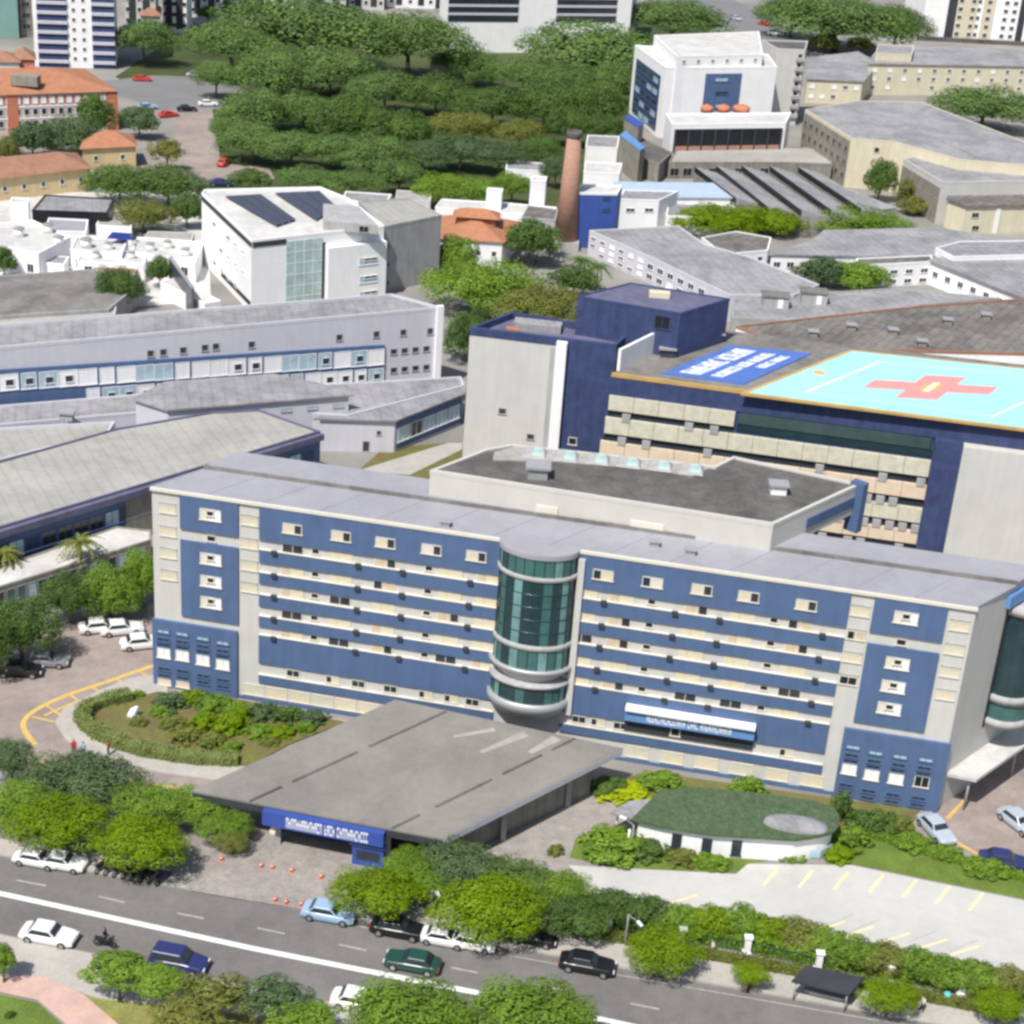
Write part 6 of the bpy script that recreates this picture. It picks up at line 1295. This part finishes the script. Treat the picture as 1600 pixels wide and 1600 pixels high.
ra = math.degrees(math.atan2(*(at(1000, 1570) - at(200, 1415))[[1, 0]])) if False else math.degrees(math.atan2((at(1000, 1519) - at(0, 1338)).y, (at(1000, 1519) - at(0, 1338)).x))
car(76, 1458, ra, 'white', 'white saloon driving on the near lanes of the avenue at the left')
car(279, 1500, ra, 'blue', 'dark blue hatchback behind a park tree on the near lanes', 'suv')
car(645, 1501, ra + 180, 'green', 'dark green estate car driving on the far lanes in mid avenue')
car(562, 1562, ra, 'white', 'white car half hidden by the big park trees at the bottom')
car(514, 1424, ra, 'lightblue', 'pale blue parked car beside the plaza exit cones', group='cars parked along the avenue kerb')
car(622, 1448, ra, 'black', 'black parked car under the yellow green street tree', group='cars parked along the avenue kerb')
car(694, 1462, ra, 'white', 'white parked car under the lime tree, rear one of two', group='cars parked along the avenue kerb', s=.9)
car(737, 1468, ra, 'white', 'white parked car under the lime tree, front one of two', group='cars parked along the avenue kerb', s=.9)
car(918, 1504, ra, 'black', 'black parked car left of the low wide lime tree', group='cars parked along the avenue kerb')
car(58, 1339, ra, 'white', 'white parked car under the left lime tree, rear one of two', group='cars parked along the avenue kerb', s=.9)
car(98, 1344, ra, 'white', 'white parked car under the left lime tree, front one of two', group='cars parked along the avenue kerb', s=.9)
car(832, 1462, ra, 'black', 'dark car in the shade right of the lime tree with white cars', group='cars parked along the avenue kerb', s=.9, z=.14)
car(1463, 1293, -68, 'silver', 'silver car on the right driveway facing the viewer')
car(1592, 1282, -60, 'silver', 'pale car cut by the right edge on the side driveway')
car(1570, 1343, ra, 'blue', 'dark blue car at the right edge above the grass verge')
for x, y, c, lab in ((157, 977, 'white', 'white car parked by the trees, left of three near the hospital corner'), (190, 980, 'white', 'white car parked by the trees, middle of three near the hospital corner'), (222, 1002, 'white', 'white car parked nearest the hospital corner'), (30, 1045, 'black', 'dark car in deep shade under the large left tree'), (72, 1030, 'grey', 'grey car at the edge of the shade under the large left tree')): car(x, y, 20 if y < 1010 else 5, c, lab, group='cars parked by the left driveway')
for x, y, c, a, lab in ((350, 253, 'red', 80, 'red car on the mauve road behind the white office'), (263, 178, 'red', 40, 'red car at the junction below the grey avenue'), (222, 122, 'red', 10, 'red car near the white tower on the grey avenue'), (292, 169, 'black', 20, 'black car crossing the junction'), (325, 161, 'white', 15, 'white car near the junction beside the grove'), (306, 116, 'silver', 0, 'silver car on the far side of the grey avenue'), (230, 166, 'lightblue', 30, 'pale blue car beside the junction trees'), (345, 285, 'blue', 10, 'blue car at the end of the mauve road'), (1195, 36, 'red', -20, 'red car on the hill street'), (1212, 52, 'white', -20, 'white van on the hill street below the red car'), (1150, 28, 'silver', -60, 'silver car high on the hill street')): car(x, y, a, c, lab, 'suv' if 'van' in lab else 'sedan')
# motorcycles
def moto_parts():
    w = MB()
    for i in range(16):
        a, c = 6.283 * i / 16, 6.283 * (i + 1) / 16; w.tube((.27 * math.cos(a), 0, .27 * math.sin(a)), (.27 * math.cos(c), 0, .27 * math.sin(c)), .055, n=5)
    for i in range(6): w.tube((0, 0, 0), (.27 * math.cos(i), 0, .27 * math.sin(i)), .015, n=4)
    b = MB(); b.hexa([(-.35, -.14, .42), (.35, -.12, .42), (.35, .12, .42), (-.35, .14, .42), (-.6, -.1, .72), (.3, -.13, .86), (.3, .13, .86), (-.6, .1, .72)]); b.tube((-.6, 0, .33), (-.1, 0, .45), .05, n=6); b.tube((.62, 0, .33), (.38, 0, 1.0), .05, n=6)
    s = MB(); s.hexa([(-.75, -.13, .74), (.05, -.15, .78), (.05, .15, .78), (-.75, .13, .74), (-.78, -.1, .86), (.02, -.12, .84), (.02, .12, .84), (-.78, .1, .86)])
    h = MB(); h.tube((.36, -.38, 1.05), (.36, .38, 1.05), .03, n=6)
    return w.mesh('wheel', M['tyre']), b.mesh('frame', PAINT['black']), s.mesh('seat', M['tyre']), h.mesh('handlebar', M['steel'])
MP = moto_parts()
def moto(px, py, rz, label, group=None, paint_=None):
    p = at(px, py, .4); t = root('motorcycle', (p.x, p.y, .005), label, 'motorcycle', group, rz=R(rz)); t.scale = (1.15,) * 3
    link('wheel', MP[0], t, (-.6, 0, .33)); link('wheel', MP[0], t, (.62, 0, .33)); f = link('frame', MP[1], t, (0, 0, 0)); link('seat', MP[2], t, (0, 0, 0)); link('handlebar', MP[3], t, (0, 0, 0)); f.material_slots[0].link = 'OBJECT'; f.material_slots[0].material = PAINT[paint_ or 'black']; return t
for i in range(8):
    moto(160 + i * 13.5, 1354 + i * 2.7, 62, 'dark motorcycle parked in the row under the right lime tree', 'motorcycles parked under the lime tree', ['black', 'grey', 'blue', 'black', 'red'][i % 5] if i % 5 != 4 else 'black')
moto(1175, 1538, 60, 'red motorcycle parked under the smallest lime tree', paint_='red')
m_ = moto(164, 1474, ra, 'motorcycle with rider on the near lanes behind the white saloon')

# ================================================================== PEOPLE
def person_mesh(sit=False):
    me = bpy.data.meshes.new('skeleton'); V = [(0, 0, .95), (0, 0, 1.15), (0, 0, 1.40), (0, .01, 1.50), (0, .02, 1.60), (0, .02, 1.72)]
    E_ = [(0, 1), (1, 2), (2, 3), (3, 4), (4, 5)]; Rr = [.15, .14, .16, .055, .085, .075]
    for sg in (-1, 1):
        k = len(V); V += [(sg * .19, 0, 1.40), (sg * .25, .02, 1.12), (sg * .24, .12, .88), (sg * .24, .15, .79)]; E_ += [(2, k), (k, k + 1), (k + 1, k + 2), (k + 2, k + 3)]; Rr += [.07, .05, .038, .04]
        k = len(V); st = sg * .12
        if sit: V += [(sg * .1, 0, .9), (sg * .16, .42, .82), (sg * .15, .4, .4), (sg * .15, .55, .36)]
        else: V += [(sg * .1, 0, .88), (sg * .11, st * .4 + .03, .50), (sg * .11, st, .09), (sg * .11, st + .17, .04)]
        E_ += [(0, k), (k, k + 1), (k + 1, k + 2), (k + 2, k + 3)]; Rr += [.1, .068, .045, .04]
    me.from_pydata(V, E_, []); o = bpy.data.objects.new('skeleton', me); C.objects.link(o); sk = o.modifiers.new('s', 'SKIN'); sb = o.modifiers.new('d', 'SUBSURF'); sb.levels = 1
    for i, r in enumerate(Rr): me.skin_vertices[0].data[i].radius = (r, r * .8)
    me.skin_vertices[0].data[0].use_root = True
    dg = bpy.context.evaluated_depsgraph_get(); nm = bpy.data.meshes.new_from_object(o.evaluated_get(dg)); bpy.data.objects.remove(o); bpy.data.meshes.remove(me); nm.materials.append(M['skin']); return nm
def garment(body, z0, z1, grow, name, arms):
    bm = bmesh.new(); bm.from_mesh(body); bm.normal_update()
    for v in bm.verts: v.co += v.normal * grow
    dl = [f for f in bm.faces if not (z0 < f.calc_center_median().z < z1 and (arms or abs(f.calc_center_median().x) < .215 or f.calc_center_median().z > 1.12))]
    bmesh.ops.delete(bm, geom=dl, context='FACES'); me = bpy.data.meshes.new(name); bm.to_mesh(me); bm.free(); me.materials.append(None); return me
BODY = person_mesh(); BS = person_mesh(True)
def garments(b): return garment(b, .93, 1.46, .022, 'shirt', False), garment(b, .12, .98, .018, 'trousers', False), garment(b, 1.64, 2, .02, 'hair', True)
GAR = {id(BODY): garments(BODY), id(BS): garments(BS)}
def person(px, py, rz, shirt, trous, label, group=None, z=.13, body=None):
    body = body or BODY; p = at(px, py, z); t = root('person', (p.x, p.y, z), label, 'person', group, rz=R(rz)); bo = link('body', body, t, (0, 0, 0))
    for n, me, m in zip(('shirt', 'trousers', 'hair'), GAR[id(body)], (shirt, trous, M['hair'])): setmat(link(n, me, t, (0, 0, 0)), m)
    return t
cl = lambda n, c: mat(n, c, var=.05)
RED, SKY, NAV, DK, WH = cl('red_cloth', (.5, .04, .05)), cl('pale_blue_cloth', (.25, .45, .62)), cl('navy_cloth', (.03, .04, .1)), cl('dark_cloth', (.03, .03, .035)), cl('white_cloth', (.7, .7, .7))
person(116, 1178, 200, RED, DK, 'person in a red shirt on the curved pavement, left of the one in pale blue'); person(131, 1181, 160, SKY, NAV, 'person in pale blue on the curved pavement'); person(170, 1180, 90, RED, DK, 'person in a red top by the hedge, right of the one in pale blue')
person(164, 1474, ra - 90, DK, DK, 'rider in dark clothes sitting on the motorcycle on the avenue', z=.05, body=BS)
person(490, 1301, 30, WH, NAV, 'person in white under the blue canopy sign', z=.02); person(1440, 1580, 100, WH, DK, 'person in white on the pavement right of the clipped street tree'); person(1112, 1492, 100, WH, DK, 'person in white on the avenue pavement left of the bus shelter')
person(246, 1368, 50, NAV, DK, 'person in navy among the parked motorcycles', z=.01); person(1425, 1575, 60, RED, NAV, 'person in red on the pavement beside the clipped street tree')

# ================================================================== STREET FURNITURE
cm = MB(); cm.box((0, 0, .03), (.5, .5, .06)); CB_ = cm.mesh('base', M['cone']); cm = MB(); cm.tube((0, 0, .06), (0, 0, .85), .19, .05, 12); CC_ = cm.mesh('cone_body', M['cone']); cm = MB(); cm.lathe([(.16, .34), (.135, .5)], n=12); CS_ = cm.mesh('band', M['line_w'])
for i, (x, y) in enumerate(((346, 1346), (408, 1357), (426, 1359), (456, 1364), (502, 1374), (430, 1410), (471, 1417), (447, 1414))):
    p = at(x, y); lab = 'orange traffic cone in the row across the mosaic plaza' if i < 5 else 'orange traffic cone at the plaza exit beside the avenue'
    t = root('traffic_cone', (p.x, p.y, .137), lab, 'cone', 'cones across the plaza' if i < 5 else 'cones at the plaza exit'); link('base', CB_, t, (0, 0, 0)); link('cone_body', CC_, t, (0, 0, 0)); link('band', CS_, t, (0, 0, 0)); t.scale = (.85,) * 3
# white banner pillars along the hedge
for i, (x, y, h) in enumerate(((950, 1458, 1.7), (1064, 1476, 1.5), (1166, 1492, 1.7), (1277, 1518, 1.8), (1387, 1535, 1.6), (1500, 1556, 1.5))):
    p = at(x, y); t = root('fence_pillar', (p.x, p.y, .0), 'white fence pillar in the low hedge, ' + ['first', 'second', 'third', 'fourth', 'fifth', 'last'][i] + ' from the left', 'pillar', 'white pillars along the hedge')
    b = MB(); b.box((0, 0, h / 2 + .1), (.55, .45, h + .2)); b.build('shaft', M['white'], t, loc=(0, 0, 0)); b = MB(); b.box((0, 0, h + .28), (.75, .62, .16)); b.build('cap', M['white'], t, loc=(0, 0, 0)); b = MB(); b.box((0, 0, .2), (.75, .65, .4)); b.build('foot', M['white'], t, loc=(0, 0, 0))
# thin green fence between hedge and lot
fp = [at(x, y) for x, y in ((930, 1448), (1064, 1473), (1166, 1489), (1277, 1514), (1387, 1532), (1500, 1553), (1620, 1578))]; t = root('rail_fence', fp[0], 'dark green rail fence running between the white pillars', 'fence')
for a, c in zip(fp, fp[1:]):
    b = MB(); n = int((c - a).length / .35)
    for k in range(n): q = a.lerp(c, k / n); b.tube((q.x, q.y, 0), (q.x, q.y, 1.3), .02, n=4)
    for z in (.2, 1.25): b.tube((a.x, a.y, z), (c.x, c.y, z), .03, n=4)
    b.build('rail_panel', mat('green_fence_paint', (.04, .12, .09)), t)
def street_lamp(px, py, h, label, arm=1.6, rz=-60):
    p = at(px, py); t = root('street_lamp', (p.x, p.y, 0), label, 'street lamp', rz=R(rz)); b = MB(); b.tube((0, 0, 0), (0, 0, h), .10, .06, 8); b.tube((0, 0, h - .05), (arm, 0, h + .35), .05, .04, 6); b.build('pole', M['steel'], t, loc=(0, 0, 0)); b = MB(); b.box((arm + .2, 0, h + .33), (.7, .25, .14)); b.build('lamp_head', M['white'], t, loc=(0, 0, 0)); b = MB(); b.tube((0, 0, 0), (0, 0, .3), .2, .16, 8); b.build('footing', M['concrete'], t, loc=(0, 0, 0))
street_lamp(976, 1480, 3.6, 'thin grey street lamp left of the low wide lime tree'); street_lamp(985, 1335, 3.4, 'grey lamp post by the pavilion porch', 1.0, 150); street_lamp(672, 1438, 3.4, 'thin grey street lamp between the lime tree and the white parked cars', 1.0)
# glass rail and hedge posts at pavilion
fp = [at(x, y) for x, y in ((1190, 1338), (1280, 1342), (1298, 1332))]; t = root('glass_rail', fp[0], 'low pale glass rail along the right end of the white pavilion', 'railing')
for a, c in zip(fp, fp[1:]):
    d = (c - a).normalized(); n = Vector((-d.y, d.x, 0)) * .03; b = MB(); b.prism([(q.x, q.y) for q in (a - n, c - n, c + n, a + n)], .1, 1.0); b.build('glass_panel', M['glass_pale'], t)
# yellow information panel at canopy corner
p = at(708, 1342); t = root('notice_panel', (p.x, p.y, .01), 'ochre yellow panel standing at the front right corner of the canopy', 'panel', rz=.6); b = MB(); b.box((0, 0, 1.7), (1.5, .16, 2.6)); b.build('board', mat('ochre_board', (.42, .27, .04), var=.15), t, loc=(0, 0, 0)); b = MB(); [b.tube((x, 0, 0), (x, 0, 3.1), .07, n=6) for x in (-.8, .8)]; b.build('post', M['charcoal'], t, loc=(0, 0, 0))
# trash bin
p = at(1478, 1566); t = root('litter_bin', (p.x, p.y, .13), 'turquoise litter bin on the avenue pavement near the bottom right', 'bin'); b = MB(); b.lathe([(.01, 0), (.26, 0), (.32, .8), (.28, .8), (.24, .1)], n=12); b.build('bucket', mat('turquoise_plastic', (.12, .5, .5)), t, loc=(0, 0, 0)); b = MB(); b.lathe([(.33, .8), (.26, .92), (.01, .95)], n=12); b.build('lid', mat('turquoise_plastic', ()), t, loc=(0, 0, 0))
